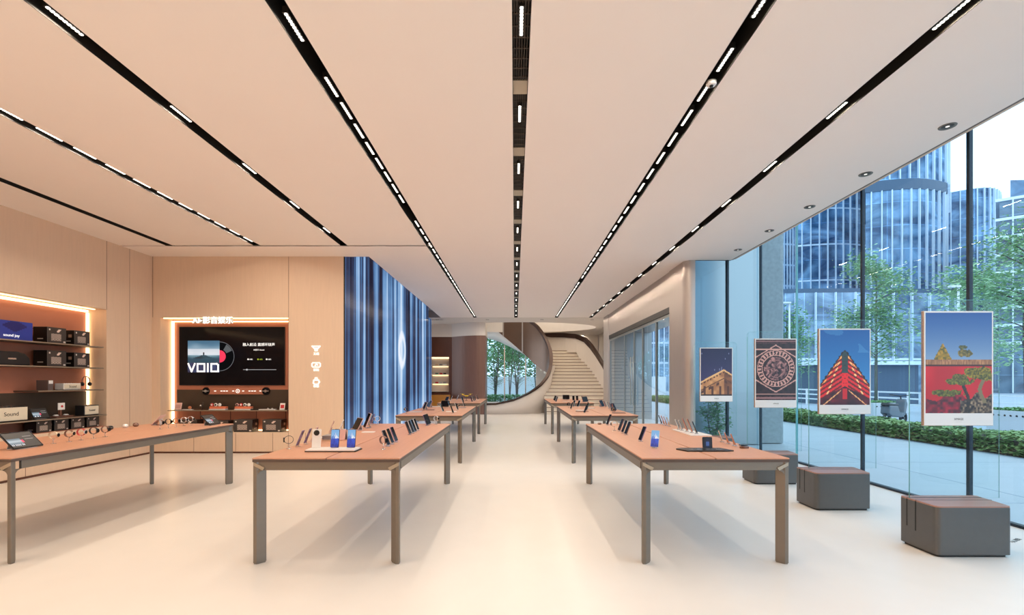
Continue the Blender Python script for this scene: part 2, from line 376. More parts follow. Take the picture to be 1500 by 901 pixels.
# ---- the right window wall
XG = 5.38
m = MB(); m.box(XG, XG+.02, YN, 10.32, .04, 6); struct(m, 'window_1', 'glass', 'tall glass window wall beside the benches')
m = MB()
ys = [10.17, 8.87, 7.19, 5.50, 3.82, 2.14, .46, -1.22, -2.9]
for i, y in enumerate(ys):
    w = .032 if i != 1 else .010
    if i == 1: continue
    m.box(XG-.012, XG+.03, y-w/2-.004, y+w/2+.004, .0, 6)
m.box(4.70, 4.74, 10.27, 10.36, 0, CH+1.5)
m.box(XG-.03, XG+.04, YN, 10.34, 0, .03); m.box(4.0, XG, 10.27, 10.36, 0, .045)
struct(m, 'trim_25', 'mullion', 'dark slim mullions of the window wall')
struct(MB().box(XG-.01, XG+.03, 8.865, 8.875, .045, 6), 'trim_26', 'glassedge')
struct(MB().box(XG-.1, XG+.3, YN, 10.4, 5.9, 6.3), 'trim_27', 'white')

# ================================================================ LAMPS
lampk = []
def lamp_proto():
    r = empty('ceiling_spotlight', (0,0,0), 0, 'x', 'ceiling light', 'linear lamps in the ceiling slots')
    b = MB(); b.box(-.022, .022, -.145, .145, .0, .05); b.build('housing', 'black', r)
    d = MB()
    for i in range(9):
        y = -.128+i*.032; d.prism([(p[0]+0, p[1]+y) for p in rrect(.024, .025, .008, 2)], -.004, .001)
    d.build('lens', 'lampon', r)
    return r
lp = lamp_proto(); LK = kids(lp); first = [True]
LC = (1.0, .855, .68)
lightdata = {}
def area(power, lx, ly, spread):
    k = (power, lx, ly, spread)
    if k not in lightdata:
        l = bpy.data.lights.new('lamp_light', 'AREA'); l.shape = 'RECTANGLE'; l.size = lx; l.size_y = ly; l.energy = power*LAMP; l.color = LC; l.spread = math.radians(spread); lightdata[k] = l
    return lightdata[k]
def lamp(x, y, power, label):
    if first[0]: r = lp; first[0] = False
    else: r = copy_tree(lp, None, lambda o: LK if o == lp else [])
    r.location = (x, y, CH+.030); r['label'] = label
    if power:
        a = bpy.data.objects.new('lamp_light', area(power, .03, .27, 180)); C.objects.link(a); a.location = (x, y, CH+.020)
names = ['far left', 'second from the far left', 'third from the far left', 'left of the middle', 'middle', 'right of the middle', 'far right']
def lamps(ti, y0, y1, step, power):
    y = y0; lab = 'small lit linear lamp recessed in the %s long ceiling slot' % names[ti]
    while y < y1:
        lamp(TR[ti], y, power, lab); y += step
    return
PS, PD = 40, 15.0
lamps(4, 3.48, 19.6, 1.21, PS)
lamps(2, 3.48, 9.1, 1.21, PS*1.3); lamps(6, 3.42, 19.6, 1.21, PS)
lamps(3, 3.54, 3.6, 1, PD); lamps(3, 4.26, 7.2, .375, PD); lamps(3, 7.98, 19.6, .42, PD)
lamps(5, 3.30, 3.4, 1, PD); lamps(5, 3.9, 12.2, .43, PD); lamps(5, 12.9, 19.6, .43, PD)
lamps(1, 4.66, 9.1, .42, PD*2.0)
# the same tracks run on behind the viewer: light without modelled housings there
for ti, p in ((0,66),(1,56),(2,30),(3,20),(4,20),(5,20),(6,26)):
    y = 2.2
    while y > -3.2:
        a = bpy.data.objects.new('lamp_light', area(p, .03, .5, 180)); C.objects.link(a); a.location = (TR[ti], y, CH+.02); y -= 1.21
# mounting plates in the middle slot, lamps in the cross slot
pp = None
for i in range(13):
    y = 3.20+i*1.21
    o = box1('mounting_plate', 'bronzelight', (-SW, SW, -.1, .1, 0, .012)) if pp is None else pp.copy()
    if pp is None: pp = o
    else: C.objects.link(o)
    o.location = (.05, y-.12, CH+.045); tag(o, 'grey metal plate ahead of a lamp in the middle ceiling slot', 'mounting plate', 'plates in the middle slot')
q = None
for x in (-6.3, -5.5, -4.4, -3.6, -2.7, -2.1):
    if q is None: q = box1('slot_lamp', 'lampon', (-.12, .12, -.012, .012, 0, .02))
    else: q = q.copy(); C.objects.link(q)
    q.location = (x, 9.19, CH+.05); tag(q, 'thin lit lamp in the narrow cross slot of the ceiling', 'ceiling light', 'lamps in the cross slot')
# round downlights along the windows
dp = empty('downlight', (0,0,0), 0, None, 'ceiling light'); dk = []
m = MB(); m.lathe([(.052,0),(.075,-.006),(.078,0),(.06,.004)], 24); m.build('ring', 'bronze', dp, smooth=True)
m = MB(); m.lathe([(.055,.0),(.05,-.002),(.02,-.003)], 20); m.build('reflector', 'darkmetal', dp, smooth=True)
m = MB(); m.lathe([(.018,-.004),(.001,-.006)], 12); m.build('lens', 'whitelit', dp, smooth=True)
KD = kids(dp)
for i, px in enumerate(((1388,185),(1268,255),(1186,303),(1127,338),(1081,366))):
    Z = (CH-EYE)*F/(CY-px[1]); r = dp if i == 0 else copy_tree(dp, None, lambda o: KD if o == dp else [])
    r.location = ((px[0]-CX)/F*Z, Z, CH-.0); tag(r, 'round bronze downlight above the benches, %s from the camera along the window edge' % ['nearest','second','third','fourth','fifth'][i], 'ceiling light', 'round downlights along the windows')
r = empty('smoke_detector', (1.765, (CH-EYE)*F/(CY-123), CH), 0, 'small round white detector under the ceiling slot right of the middle', 'detector')
MB().lathe([(.045,.02),(.045,-.004),(.038,-.014),(.02,-.016)], 20).build('body', 'whiteplastic', r, smooth=True)
MB().lathe([(.018,-.015),(.014,-.03),(.003,-.032)], 14).build('sensor', 'blackplastic', r, smooth=True)

# downlights added to brighten the stair hall, and a light over the oval opening on the upper floor
for i, (x, y) in enumerate(((-3.4,20.4),(-1.2,20.4),(1.2,20.4),(3.4,20.4),(4.5,23.5),(-3.9,25.5),(-1.5,27.2),(3.9,27.2))):
    r = copy_tree(dp, None, lambda o: KD if o == dp else []); r.location = (x, y, CH); tag(r, 'small round downlight added to the pale ceiling to brighten the stair', 'ceiling light', 'downlights added round the stair')
    a = bpy.data.objects.new('lamp_light', area(45, .12, .12, 170)); C.objects.link(a); a.location = (x, y, CH-.01)
a = bpy.data.objects.new('lamp_light', area(550, 4.0, 2.5, 180)); C.objects.link(a); a.location = (1.2, 23.8, 5.95)
# ================================================================ TABLES
TW, TL, TH = 1.25, 3.12, .908
def make_table():
    r = empty('display_table', (0,0,0), 0, None, 'table', None)
    w, l = TW/2, TL/2
    for s in (-1, 1):
        m = MB(); a, b = sorted((s*.006, s*(w+.004))); m.box(a, b, -l-.004, l+.004, TH-.013, TH); m.build('top_panel', 'tabletop', r, .005)
    m = MB(); m.box(-w-.002, w+.002, -l-.002, l+.002, TH-.036, TH-.0125); m.build('dark_underlayer', 'edge', r)
    m = MB(); z0, z1 = TH-.108, TH-.036
    m.box(-w+.03, w-.03, -l+.012, -l+.036, z0, z1); m.box(-w+.03, w-.03, l-.036, l-.012, z0, z1)
    m.box(-w+.006, -w+.03, -l+.09, l-.09, z0, z1); m.box(w-.03, w-.006, -l+.09, l-.09, z0, z1)
    m.box(-w+.2, w-.2, -.03, .03, z0+.02, z1)
    m.build('frame', 'bronze', r, .003)
    for sx in (-1, 1):
        for sy in (-1, 1):
            m = MB(); xo, yo = sx*(w-.001), sy*(l-.001); xi, yi = xo-sx*.034, yo-sy*.034
            q = [(.0,.006),(.006,0),(.040,0),(.104,.064),(.106,.072),(.072,.106),(.064,.104),(0,.040)]
            pts = [(xo-sx*a*.80, yo-sy*b*.80) for a, b in q]
            if sx*sy < 0: pts = pts[::-1]
            m.prism(pts, 0.010, TH-.037)
            c = (sum(a for a, b in pts)/8, sum(b for a, b in pts)/8); m.prism([(c[0]+(a-c[0])*.9, c[1]+(b-c[1])*.9) for a, b in pts], 0, .011)
            # fillets from the leg into both rails
            R = .055
            for ax in (0, 1):
                prof = [(0,0),(R,0)]+[(R-R*math.sin(math.radians(a)), -R+R*math.cos(math.radians(a))) for a in range(0, 91, 15)]
                vs = []
                for d in (0, .03):
                    for (u, z) in prof:
                        if ax == 0: vs.append((xi-sx*u, yo-sy*(.005+d), z0+z))
                        else: vs.append((xo-sx*(.005+d*.8), yi-sy*u, z0+z))
                n = len(prof); m.add(vs, [tuple(range(n)), tuple(range(2*n-1, n-1, -1))]+[(i,(i+1)%n,(i+1)%n+n,i+n) for i in range(n)])
            # bright mitre facet where rail and leg meet
            q = [(xo-sx*.004, z1-.002), (xo-sx*.004, z1-.030), (xi-sx*.048, z0-.002), (xi-sx*.064, z0+.024)]; ya, yb = yo+sy*.0005, yo-sy*.02
            vs = [(x, ya, z) for x, z in q]+[(x, yb, z) for x, z in q]
            m.add(vs, [(0,1,2,3),(7,6,5,4),(0,4,5,1),(1,5,6,2),(2,6,7,3),(3,7,4,0)], 1)
            m.build('leg', ['bronze','bronzelight'], r, .003)
    for y in (-.7, .75):
        m = MB(); m.box(-.12, .12, y-.16, y+.16, z0-.035, z0+.02); m.box(-.1,.1,y-.14,y+.14,z0+.0,z1); m.build('cable_box', 'bronze', r, .006)
    return r
t0 = make_table(); TK = kids(t0)
tabs = [(-1.607, 3.954, 'salmon topped display table left of the aisle, white plinth with phones near its front edge'),
        (1.712, 3.954, 'salmon topped display table right of the aisle, folded screen near its front edge'),
        (-4.915, 3.954, 'salmon topped display table by the left wall with watches in a row'),
        (-1.62, 8.75, 'second salmon topped display table along the left side of the aisle'),
        (1.70, 8.75, 'second salmon topped display table along the right side of the aisle'),
        (-1.63, 13.5, 'third display table along the left side of the aisle with a yellow drone'),
        (1.68, 13.5, 'third display table along the right side of the aisle, closest to the stair')]
for i, (x, y, lab) in enumerate(tabs):
    o = t0 if i == 0 else copy_tree(t0, None, lambda q: TK if q == t0 else [])
    o.location = (x, y+TL/2, 0); tag(o, lab, 'table', 'long display tables')

# ================================================================ BENCHES, UPRIGHT GLASS, LIT PICTURES
def bench(y, x, lab, big=False):
    r = empty('display_bench', (x, y, 0), 0, lab, 'bench', 'metal benches along the windows')
    H = .455; wf = .66; wb = .735; d = .40
    def outline(e=0, r0=.05):
        c = [(e,e),(wf-e,e),(wb-e,d-e),(e,d-e)]; pts = []
        for i in range(4):
            p = Vector((*c[i],)); a = (Vector(c[i-1])-p).normalized(); b = (Vector(c[(i+1)%4])-p).normalized()
            rr = r0 if i < 1 else r0*.6
            for k in range(7):
                t = k/6; q = p+a*rr*(1-t)**2+b*rr*t**2; pts.append((q.x, q.y))
        return pts
    m = MB(); m.prism(outline(), .022, H-.014); b = m.build('body', 'benchmetal', r, .004)
    MB().prism(outline(.02), .0, .023).build('plinth', 'black', r)
    m = MB(); m.prism(outline(.001), H-.014, H); m.build('top', 'benchwood', r, .003)
    s = MB()
    for yy in (.22, .315):
        s.box(-.0015, .004, yy-.006, yy+.006, .17 if yy < .3 else .19, H-.01); s.box(-.0015, wb*.96, yy-.004, yy+.004, H-.004, H+.001)
    s.build('slit', 'slot', r)
    return r
BEN = [(4.10, 3.73, 'graphite metal bench with wooden top nearest the camera, below the red wall picture'),
       (5.58, 3.62, 'graphite metal bench with wooden top below the picture of the red roof'),
       (6.98, 3.61, 'graphite metal bench partly behind the right front table leg'),
       (9.00, 3.57, 'graphite metal bench hidden behind the right front table by the entrance column')]
# pictures on the lit displays
def pic_wall(u, v):
    c = mixc((128,160,196), (32,82,156), (v-.5)*2.0)
    def blob(cx, cy, rx, ry, col, cur, s):
        d = ((u-cx)/rx)**2+((v-cy)/ry)**2
        return mixc(col, (30,40,14), vn(u*60, v*90, s)*1.0-.1) if d < .35+1.5*vn(u*24, v*34, s+3) else cur
    if abs(u-.26) < .14*(1-(v-.53)/.17) and v < .69: c = mixc((200,150,30), (60,70,20), vn(u*40, v*60, 5))
    c = blob(.60, .60, .10, .035, (150,130,60), c, 8); c = blob(.56, .66, .06, .02, (110,110,60), c, 9)
    if v < .535: c = mixc((190,140,95), (120,80,55), vn(u*70, v*30, 1))
    if v < .475: c = mixc((205,12,32), (170,8,24), vn(u*5, v*5, 2))
    if v < .485 and v > .470: c = (60,20,15)
    if v < .10+.10*vn(u*6, 3, 4): c = mixc((170,10,45), (40,6,20), vn(u*25, v*40, 6))
    if u > .52 and v < .05+.16*max(0, vn(u*9, 5, 7)): c = mixc((170,150,120), (20,12,14), vn(u*40, v*60, 11)*1.2)
    if abs(u-(.60+.05*math.sin(v*14))) < .028 and v < .30: c = mixc((70,50,35), (20,12,10), vn(u*50, v*50, 2))
    if abs(u-(.86+.04*math.sin(v*20))) < .03 and .1 < v < .36: c = (120,110,80)
    c = blob(.32, .20, .24, .035, (120,120,30), c, 12); c = blob(.50, .32, .19, .04, (130,130,40), c, 13)
    c = blob(.80, .40, .20, .055, (160,140,30), c, 14); c = blob(.52, .36, .10, .03, (120,110,40), c, 15); c = blob(.93, .36, .12, .04, (150,140,40), c, 16)
    return c
def pic_roof(u, v):
    c = mixc((70,150,210), (8,84,158), v)
    if vn(u*3+v*2, v*5, 3) > .72 and v > .7: c = mixc(c, (120,170,215), .3)
    ap = .73; s = (ap-v)/.50; half = s*.52
    d = abs(u-.5)
    wob = .012*math.sin(v*120)
    if v < ap and d < half+.025+wob: c = (28,10,14)
    if v < ap-.02 and d < half-.005:
        k = (v+d*.42)*17; f = k-math.floor(k)
        c = (215,22,28) if f < .55 else (95,6,14)
        if abs(d-half*.55-.02) < .018 and f < .5: c = (250,200,130)
        if abs(d-half+.03) < .016 and f < .5: c = (245,170,90)
        if d < .055: c = (225,20,26) if v < .42 else (40,60,60)
        if d < .055 and f < .08: c = (60,6,10)
        if v < .25-d*.35: c = mixc((110,8,30), (30,4,16), vn(u*12, v*18, 4)); 
        if v < .27-d*.3 and d > .08 and abs((v+d*.55)-.235) < .008: c = (235,170,110)
        if d < .04 and v < .22 and v > .08: c = (190,14,30)
    if v < .0: c = (30,5,10)
    return c
def pic_carving(u, v):
    x, y = (u-.5), (v-.52)*1.55; r = math.hypot(x, y); a = math.atan2(y, x)
    c = mixc((52,30,36), (20,12,18), vn(u*16, v*24, 2)); line = (196,150,140)
    q = abs(x)*.62+abs(y)
    if abs(q-.60) < .016: c = line
    if abs(r-.46) < .010 or abs(r-.345) < .012: c = line
    if .36 < r < .445: c = line if int((a+math.pi)/math.pi*30) % 2 == 0 else (46,26,32)
    if r < .30: c = mixc((180,130,126), (34,18,26), vn(x*22+40+math.sin(y*20), y*22+math.sin(a*5)*1.5, 5)*1.5-.2)
    if abs(r-.22) < .009: c = (150,108,106)
    if abs(v-.835) < .010 or abs(v-.10) < .010: c = line
    if v > .93 or v < .07: c = mixc((90,54,56), (30,16,22), vn(u*40, v*60, 3))
    if abs(v-.97) < .006 or abs(v-.035) < .006: c = (150,110,110)
    return c
def pic_night(u, v):
    c = mixc((70,66,110), (18,18,62), v)
    if vn(u*70, v*9, 4) > .9 and v > .5: c = (120,125,160)
    top = .30+.26*(u/.74) if u < .74 else .56-.42*(u-.74)
    if v < top:
        c = mixc((214,160,104), (150,98,60), vn(u*9, v*14, 3))
        if u > .76: c = mixc((150,96,58), (96,58,40), vn(u*9, v*14, 3))
        if v > top-.035: c = (226,180,120)
        if abs(v-(top-.06)) < .015 and int(u*20) % 2 == 0: c = (70,40,30)
        if abs(v-(top-.19)) < .012: c = (90,55,38)
        if abs(v-(top-.24)) < .03 and int(u*12) % 3 == 0: c = (80,46,34)
        if v < .2 and abs((u*4) % 1-.5) < .12-.3*(v-.1): c = (80,46,34)
    if v < .03: c = (40,24,26)
    return c
def upright(Z, cx, fn, nx, ny, lab, glab, cap):
    # pane standing in the slit of its bench
    bx = cx
    g = empty('glass_stand', (bx, Z, .455), 0, glab, 'glass pane', 'clear upright panes on the benches')
    pts = [(-.425,0),(.425,0)]+[(.425-.06+.06*math.cos(math.radians(a)), 1.875-.06+.06*math.sin(math.radians(a))) for a in range(0, 91, 15)]+[(-.425+.06+.06*math.cos(math.radians(a)), 1.875-.06+.06*math.sin(math.radians(a))) for a in range(90, 181, 15)]
    T = Matrix(((1,0,0,0),(0,0,1,0),(0,1,0,0),(0,0,0,1)))
    MB().prism(pts, -.006, .006, 0, T).build('pane', 'paneglass', g)
    e = MB(); path = [(x, 0, z) for x, z in pts]; e.tube([(-.425,0,.0),(-.425,0,1.8)], .0042, 6); e.tube([(.425,0,0),(.425,0,1.8)], .0022, 6); e.tube(path[2:], .0022, 6)
    e.build('edge', 'glassedge', g, smooth=True)
    w, h = .655, 1.078; z0 = 1.57-66*4.36/680-.005; cxo = cx+cap[1]
    f = empty('picture_display', (cxo, Z-.012, z0), 0, lab, 'display', 'lit picture displays along the windows')
    MB().box(-w/2, w/2, -.030, -.002, 0, h).build('case', 'gold', f, .004)
    m = MB(); b = .016
    m.box(-w/2+.004, w/2-.004, -.0335, -.029, .004, .118); m.box(-w/2+.004, -w/2+b, -.0335, -.029, .118, h-.004); m.box(w/2-b, w/2-.004, -.0335, -.029, .118, h-.004); m.box(-w/2+b, w/2-b, -.0335, -.029, h-b, h-.004)
    m.build('mount', 'whiteplastic', f)
    picture('picture', w-2*b, h-b-.118, nx, ny, fn, 'pic', f, (0, -.033, .118))
    text('caption', cap[0], .026, 'blackplastic', f, (0, -.0345, .062), (math.pi/2,0,0), .0004)
    text('caption', '– ––– ––––', .013, 'bronze', f, (0, -.0345, .038), (math.pi/2,0,0), .0004)
    return f
PB = [(4.40, 4.165, pic_wall, 84, 120, 'lit display with the red wall, crooked pines and blue sky picture', 'clear pane behind the red wall picture', ('XMAGE', 0)),
      (5.88, 4.15, pic_roof, 64, 92, 'lit display with the steep red roof gable against blue sky', 'clear pane behind the red roof picture', ('XMAGE', 0)),
      (7.28, 4.07, pic_carving, 60, 86, 'lit display with the dark circular carved ceiling picture', 'clear pane behind the carved ceiling picture', ('XMAGE', 0)),
      (9.30, 4.02, pic_night, 44, 64, 'lit display with the sandy stone building under a night sky', 'clear pane behind the stone building picture', ('XMAGE', 0))]
for (y, x, lab), p in zip(BEN, PB): bench(y, x, lab); upright(*p)

# ================================================================ VIDEO WALL
def videowall():
    m = bpy.data.materials.new('waterfall video'); m.use_nodes = True; N, L = m.node_tree.nodes, m.node_tree.links; N.clear()
    o = N.new('ShaderNodeOutputMaterial'); e = N.new('ShaderNodeEmission'); L.new(e.outputs[0], o.inputs[0])
    g = N.new('ShaderNodeBsdfGlossy'); g.inputs['Roughness'].default_value = .2; g.inputs[0].default_value = (.05,.05,.05,1); ad = N.new('ShaderNodeAddShader')
    L.new(e.outputs[0], ad.inputs[0]); L.new(g.outputs[0], ad.inputs[1]); L.new(ad.outputs[0], o.inputs[0])
    tc = N.new('ShaderNodeTexCoord')
    def noise(sc, st, det=4, dist=0):
        mp = N.new('ShaderNodeMapping'); mp.inputs['Scale'].default_value = st; n = N.new('ShaderNodeTexNoise'); n.inputs['Scale'].default_value = sc; n.inputs['Detail'].default_value = det; n.inputs['Distortion'].default_value = dist
        L.new(tc.outputs['Object'], mp.inputs[0]); L.new(mp.outputs[0], n.inputs['Vector']); return n.outputs['Fac']
    def ma(op, a, b=None):
        q = N.new('ShaderNodeMath'); q.operation = op
        for i, v in enumerate((a, b)):
            if v is None: continue
            if isinstance(v, (int, float)): q.inputs[i].default_value = v
            else: L.new(v, q.inputs[i])
        return q.outputs[0]
    n1 = noise(1.0, (1, 2.3, .045), 3); n2 = noise(1.0, (1, 9, .10), 5, .2); n3 = noise(2, (1, .3, .5), 3)
    s = ma('ADD', ma('MULTIPLY', n1, .75), ma('MULTIPLY', n2, .45)); s = ma('ADD', s, ma('MULTIPLY', ma('SUBTRACT', n3, .5), .10))
    sep = N.new('ShaderNodeSeparateXYZ'); L.new(tc.outputs['Object'], sep.inputs[0]); Y, Z = sep.outputs[1], sep.outputs[2]
    # brighter spray near the floor
    lo = ma('MAXIMUM', ma('SUBTRACT', 1.0, ma('MULTIPLY', Z, .9)), 0.0); s = ma('ADD', s, ma('MULTIPLY', lo, .07))
    # a pale ring of spray
    dy = ma('DIVIDE', ma('SUBTRACT', Y, 15.1), .52); dz = ma('DIVIDE', ma('SUBTRACT', Z, 2.55), .62)
    d = ma('SQRT', ma('ADD', ma('MULTIPLY', dy, dy), ma('MULTIPLY', dz, dz)))
    ringv = ma('MAXIMUM', ma('SUBTRACT', 1.0, ma('MULTIPLY', ma('ABSOLUTE', ma('SUBTRACT', d, .75)), 3.2)), 0.0); ringv = ma('MULTIPLY', ringv, ma('ADD', .4, n2))
    halo = ma('MAXIMUM', ma('SUBTRACT', 1.0, ma('MULTIPLY', d, .42)), 0.0)
    s = ma('ADD', ma('ADD', s, ma('MULTIPLY', halo, .10)), ma('MULTIPLY', ringv, .30))
    cr = N.new('ShaderNodeValToRGB'); E = cr.color_ramp.elements
    stops = [(.46,(36,34,52)),(.53,(58,66,96)),(.585,(74,112,160)),(.65,(122,164,212)),(.75,(190,214,240)),(.92,(240,244,255))]
    E[0].position = stops[0][0]; E[0].color = (*srgb(*stops[0][1]),1); E[1].position = stops[-1][0]; E[1].color = (*srgb(*stops[-1][1]),1)
    for p, c in stops[1:-1]: q = E.new(p); q.color = (*srgb(*c),1)
    L.new(s, cr.inputs[0]); L.new(cr.outputs[0], e.inputs[0]); e.inputs[1].default_value = 1.0
    return m
M['video'] = videowall()
r = empty('video_wall', (0,0,0), 0, 'tall curtain-like video wall showing blue falling water', 'screen')
MB().box(XS-.008, XS, YB+.02, 20.4, .02, 5.6).build('display_surface', 'video', r)
MB().box(XS-.10, XS-.008, YB+.006, 20.42, 0, 5.7).build('housing', 'black', r)
m = MB()
for y in (YB+.012,): m.box(XS-.012, XS+.006, y-.006, y+.008, 0, 5.6)
m.build('edge_trim', 'black', r)
struct(MB().box(XC, XC+.03, YB+.02, 20.6, CH+.06, 5.0), 'trim_28', 'black'); struct(MB().box(-4.3, XC, 20.42, 20.6, CH, 6), 'trim_29', 'black')

# ================================================================ SCREEN, SIGN AND NICHE GOODS
RX = math.pi/2
def cover(u, v):
    c = mixc((225,232,240), (60,110,140), (v-.62)*2.6+.3*vn(u*4, v*6, 1)) if v > .55 else mixc((200,225,235), (24,70,90), (.60-v)*5+.25*vn(u*6, v*9, 2))
    if v > .55 and abs(v-.66) < .07: c = mixc(c, (235,235,240), .7)
    if abs(u-.5) < .012 and .56 < v < .64: c = (15,18,26)
    if v < .56-.35*abs(u-.5) and v > .44: c = mixc((40,80,95), (15,35,48), vn(u*10, v*20, 3))
    if v < .30: c = mixc((70,95,140), (20,24,60), vn(u*5, v*5, 7))
    return c
tv = empty('wall_screen', (-6.27, BB-.05, 1.455), 0, 'large black wall screen showing an album cover and a record', 'screen')
MB().box(-1.17, 1.17, .0, .035, 0, 1.30).build('case', 'blackplastic', tv, .004)
MB().box(-1.16, 1.16, -.003, .001, .01, 1.29).build('display_surface', 'screenblack', tv)
def tvx(px): return (px-339.3)/F*10.29
def tvz(py): return (564.5-py)/F*10.29
w = tvx(321.5)-tvx(275)
picture('album_cover', w, w, 46, 46, cover, 'pic', tv, ((tvx(275)+tvx(321.5))/2, -.006, tvz(545.5)))
lt = MB()
def stroke(m, pts, t, o, s, y):
    for a, b in zip(pts, pts[1:]):
        a = Vector((o[0]+a[0]*s[0], 0, o[1]+a[1]*s[1])); b = Vector((o[0]+b[0]*s[0], 0, o[1]+b[1]*s[1])); d = (b-a).normalized(); n = Vector((-d.z, 0, d.x))*t/2; a2 = a-d*t/2; b2 = b+d*t/2
        m.add([(q.x, yy, q.z) for yy in (y, y+.002) for q in (a2-n, b2-n, b2+n, a2+n)], [(0,1,2,3),(7,6,5,4),(0,4,5,1),(1,5,6,2),(2,6,7,3),(3,7,4,0)])
VO = [[(0,1),(.35,0),(.7,1)], [(1.0,1),(1.75,1),(1.75,0),(1.0,0),(1.0,1)], [(2.12,0),(2.12,1)], [(2.5,1),(3.1,1),(3.25,.85),(3.25,0),(2.5,0),(2.5,1)]]
for st in VO: stroke(lt, st, .034, (tvx(276), tvz(544)), ((tvx(321)-tvx(277))/3.28, tvz(533)-tvz(544.0)), -.011)
lt.build('lettering', 'whitelit', tv)
def disc(m, cx, cz, r, y, n=40, mi=0, a0=0, a1=360, r0=0):
    k = [(cx+r*math.cos(math.radians(a0+(a1-a0)*i/n)), cz+r*math.sin(math.radians(a0+(a1-a0)*i/n))) for i in range(n+1)]
    k0 = [(cx+r0*math.cos(math.radians(a0+(a1-a0)*i/n)), cz+r0*math.sin(math.radians(a0+(a1-a0)*i/n))) for i in range(n+1)]
    vs = [(x, y, z) for x, z in k]+[(x, y, z) for x, z in k0]
    m.add(vs, [(i, n+1+i, n+2+i, i+1) for i in range(n)], mi)
cxr, czr = tvx(321.5), tvz(522)
rr_ = tvx(343)-tvx(321.5)
m = MB(); disc(m, cxr, czr, rr_, -.0035, 36, 0, -90, 90); disc(m, cxr, czr, rr_, -.0045, 36, 1, -90, 90, rr_*.97); disc(m, cxr, czr, rr_*.93, -.0045, 12, 2, 25, 60, rr_*.5)
m.build('record', [emat('record black', srgb(14,14,16), 1), emat('record rim', srgb(120,120,124), 1), emat('record sheen', srgb(96,98,100), 1)], tv)
m = MB(); disc(m, cxr, czr, rr_*.42, -.005, 24, 0, -90, 90); m.build('record_label', emat('record label red', srgb(255,66,96), 1), tv)
W = 'whitelit'
text('caption', '融入前沿 震撼环绕声', .077, W, tv, (tvx(379), -.006, tvz(505)), (RX,0,0), .0005)
text('caption', 'AI音乐 Sound', .042, W, tv, (tvx(379), -.006, tvz(512.6)), (RX,0,0), .0005)
for i, x in enumerate((366, 380.5, 393)): text('caption', '● HiFi', .042, W if i != 1 else emat('yellow green', srgb(190,210,60), 1), tv, (tvx(x), -.006, tvz(526.5)), (RX,0,0), .0005)
m = MB(); m.box(tvx(356), tvx(404.5), -.005, -.003, tvz(541.8), tvz(541.2)); disc(m, tvx(361.5), tvz(541.5), .02, -.006, 16); m.build('progress_bar', emat('grey line', srgb(190,190,190), 1), tv)
m = MB(); 
for a, b in ((366.5, 369.0),): pass
# sign over the niche
sg = empty('wall_sign', (-6.47, YB-.03, 2.84), 0, 'white lit sign letters standing at the top of the screen niche', 'sign')
text('lettering', 'AI▸影音娱乐', .165, W, sg, (0,0,.005), (RX,0,0), .012)
MB().box(-.42, .42, .012, .022, -.05, .06).build('backing_rail', 'bronzelight', sg)
# wall icons
def icon(py, lab, kind):
    z = EYE+(CY-py)/F*YB; x = (463.5-CX)/F*YB
    r = empty('wall_icon', (x, YB-.012, z), 0, lab, 'sign', 'white icons on the wood wall')
    m = MB()
    if kind == 0:
        stroke(m, [(-.085,.09),(.085,.09),(.0,.0),(-.085,.09)], .022, (0,0), (1,1), -.006); stroke(m, [(-.045,.05),(.045,.05)], .02, (0,0), (1,1), -.006); stroke(m, [(-.02,.0),(.02,.0)], .03, (0,0),(1,1), -.006)
    elif kind == 1:
        stroke(m, [(-.07,-.01),(-.09,.01),(-.09,.06),(-.07,.08),(.07,.08),(.09,.06),(.09,.01),(.07,-.01),(-.07,-.01)], .022, (0,0),(1,1), -.006); stroke(m, [(-.02,.02),(0,.05),(.03,.035)], .022, (0,0),(1,1), -.006)
    else:
        stroke(m, [(-.05,.06),(-.06,.0),(-.03,-.03),(.04,-.03),(.07,.02),(.05,.06),(-.05,.06)], .026, (0,0),(1,1), -.006); stroke(m, [(-.025,.06),(-.02,.11),(.02,.11),(.025,.06)], .02, (0,0),(1,1), -.006)
    m.build('symbol', 'whitelit', r)
    text('caption', ['无线','影院','体验'][kind], .062, W, r, (0,0,-.075), (RX,0,0), .006)
icon(513.5, 'white funnel shaped icon on the wood wall, topmost of three', 0); icon(537, 'white rounded screen icon on the wood wall, middle of three', 1); icon(561, 'white hand shaped icon on the wood wall, lowest of three', 2)
# orange light bar with dials below the screen
r = empty('console_strip', (-6.13, BB-.035, 1.33), 0, 'long copper strip with round dials below the wall screen', 'display strip')
MB().box(-.68, .62, -.03, 0, -.075, .075).build('panel', 'copper', r, .004)
m = MB(); 
for x in (-.50,-.36,-.30,-.24,-.1,.12,.26,.32,.38,.5): m.box(x-.022, x+.022, -.034, -.03, -.008, .008)
disc(m, .0, 0, .045, -.033, 20, 0, 0, 360, .034); m.box(-.01,.012,-.034,-.031,-.012,.012); m.build('printed_logo', 'whitelit', r)
for x in (-.70, .62):
    m = MB(); T = Matrix.Rotation(RX, 4, 'X'); m.lathe([(.085,0),(.085,.035),(.07,.04),(.02,.04),(.002,.045)], 24, (x,0,0), 0, T); d = m.build('dial', 'screenblack', r, smooth=False)
    m = MB(); m.lathe([(.03,.041),(.03,.05),(.002,.051)], 16, (x,0,0), 0, T); m.box(x-.07, x+.07, -.048, -.044, -.01, .012); m.build('knob', 'chrome', d)
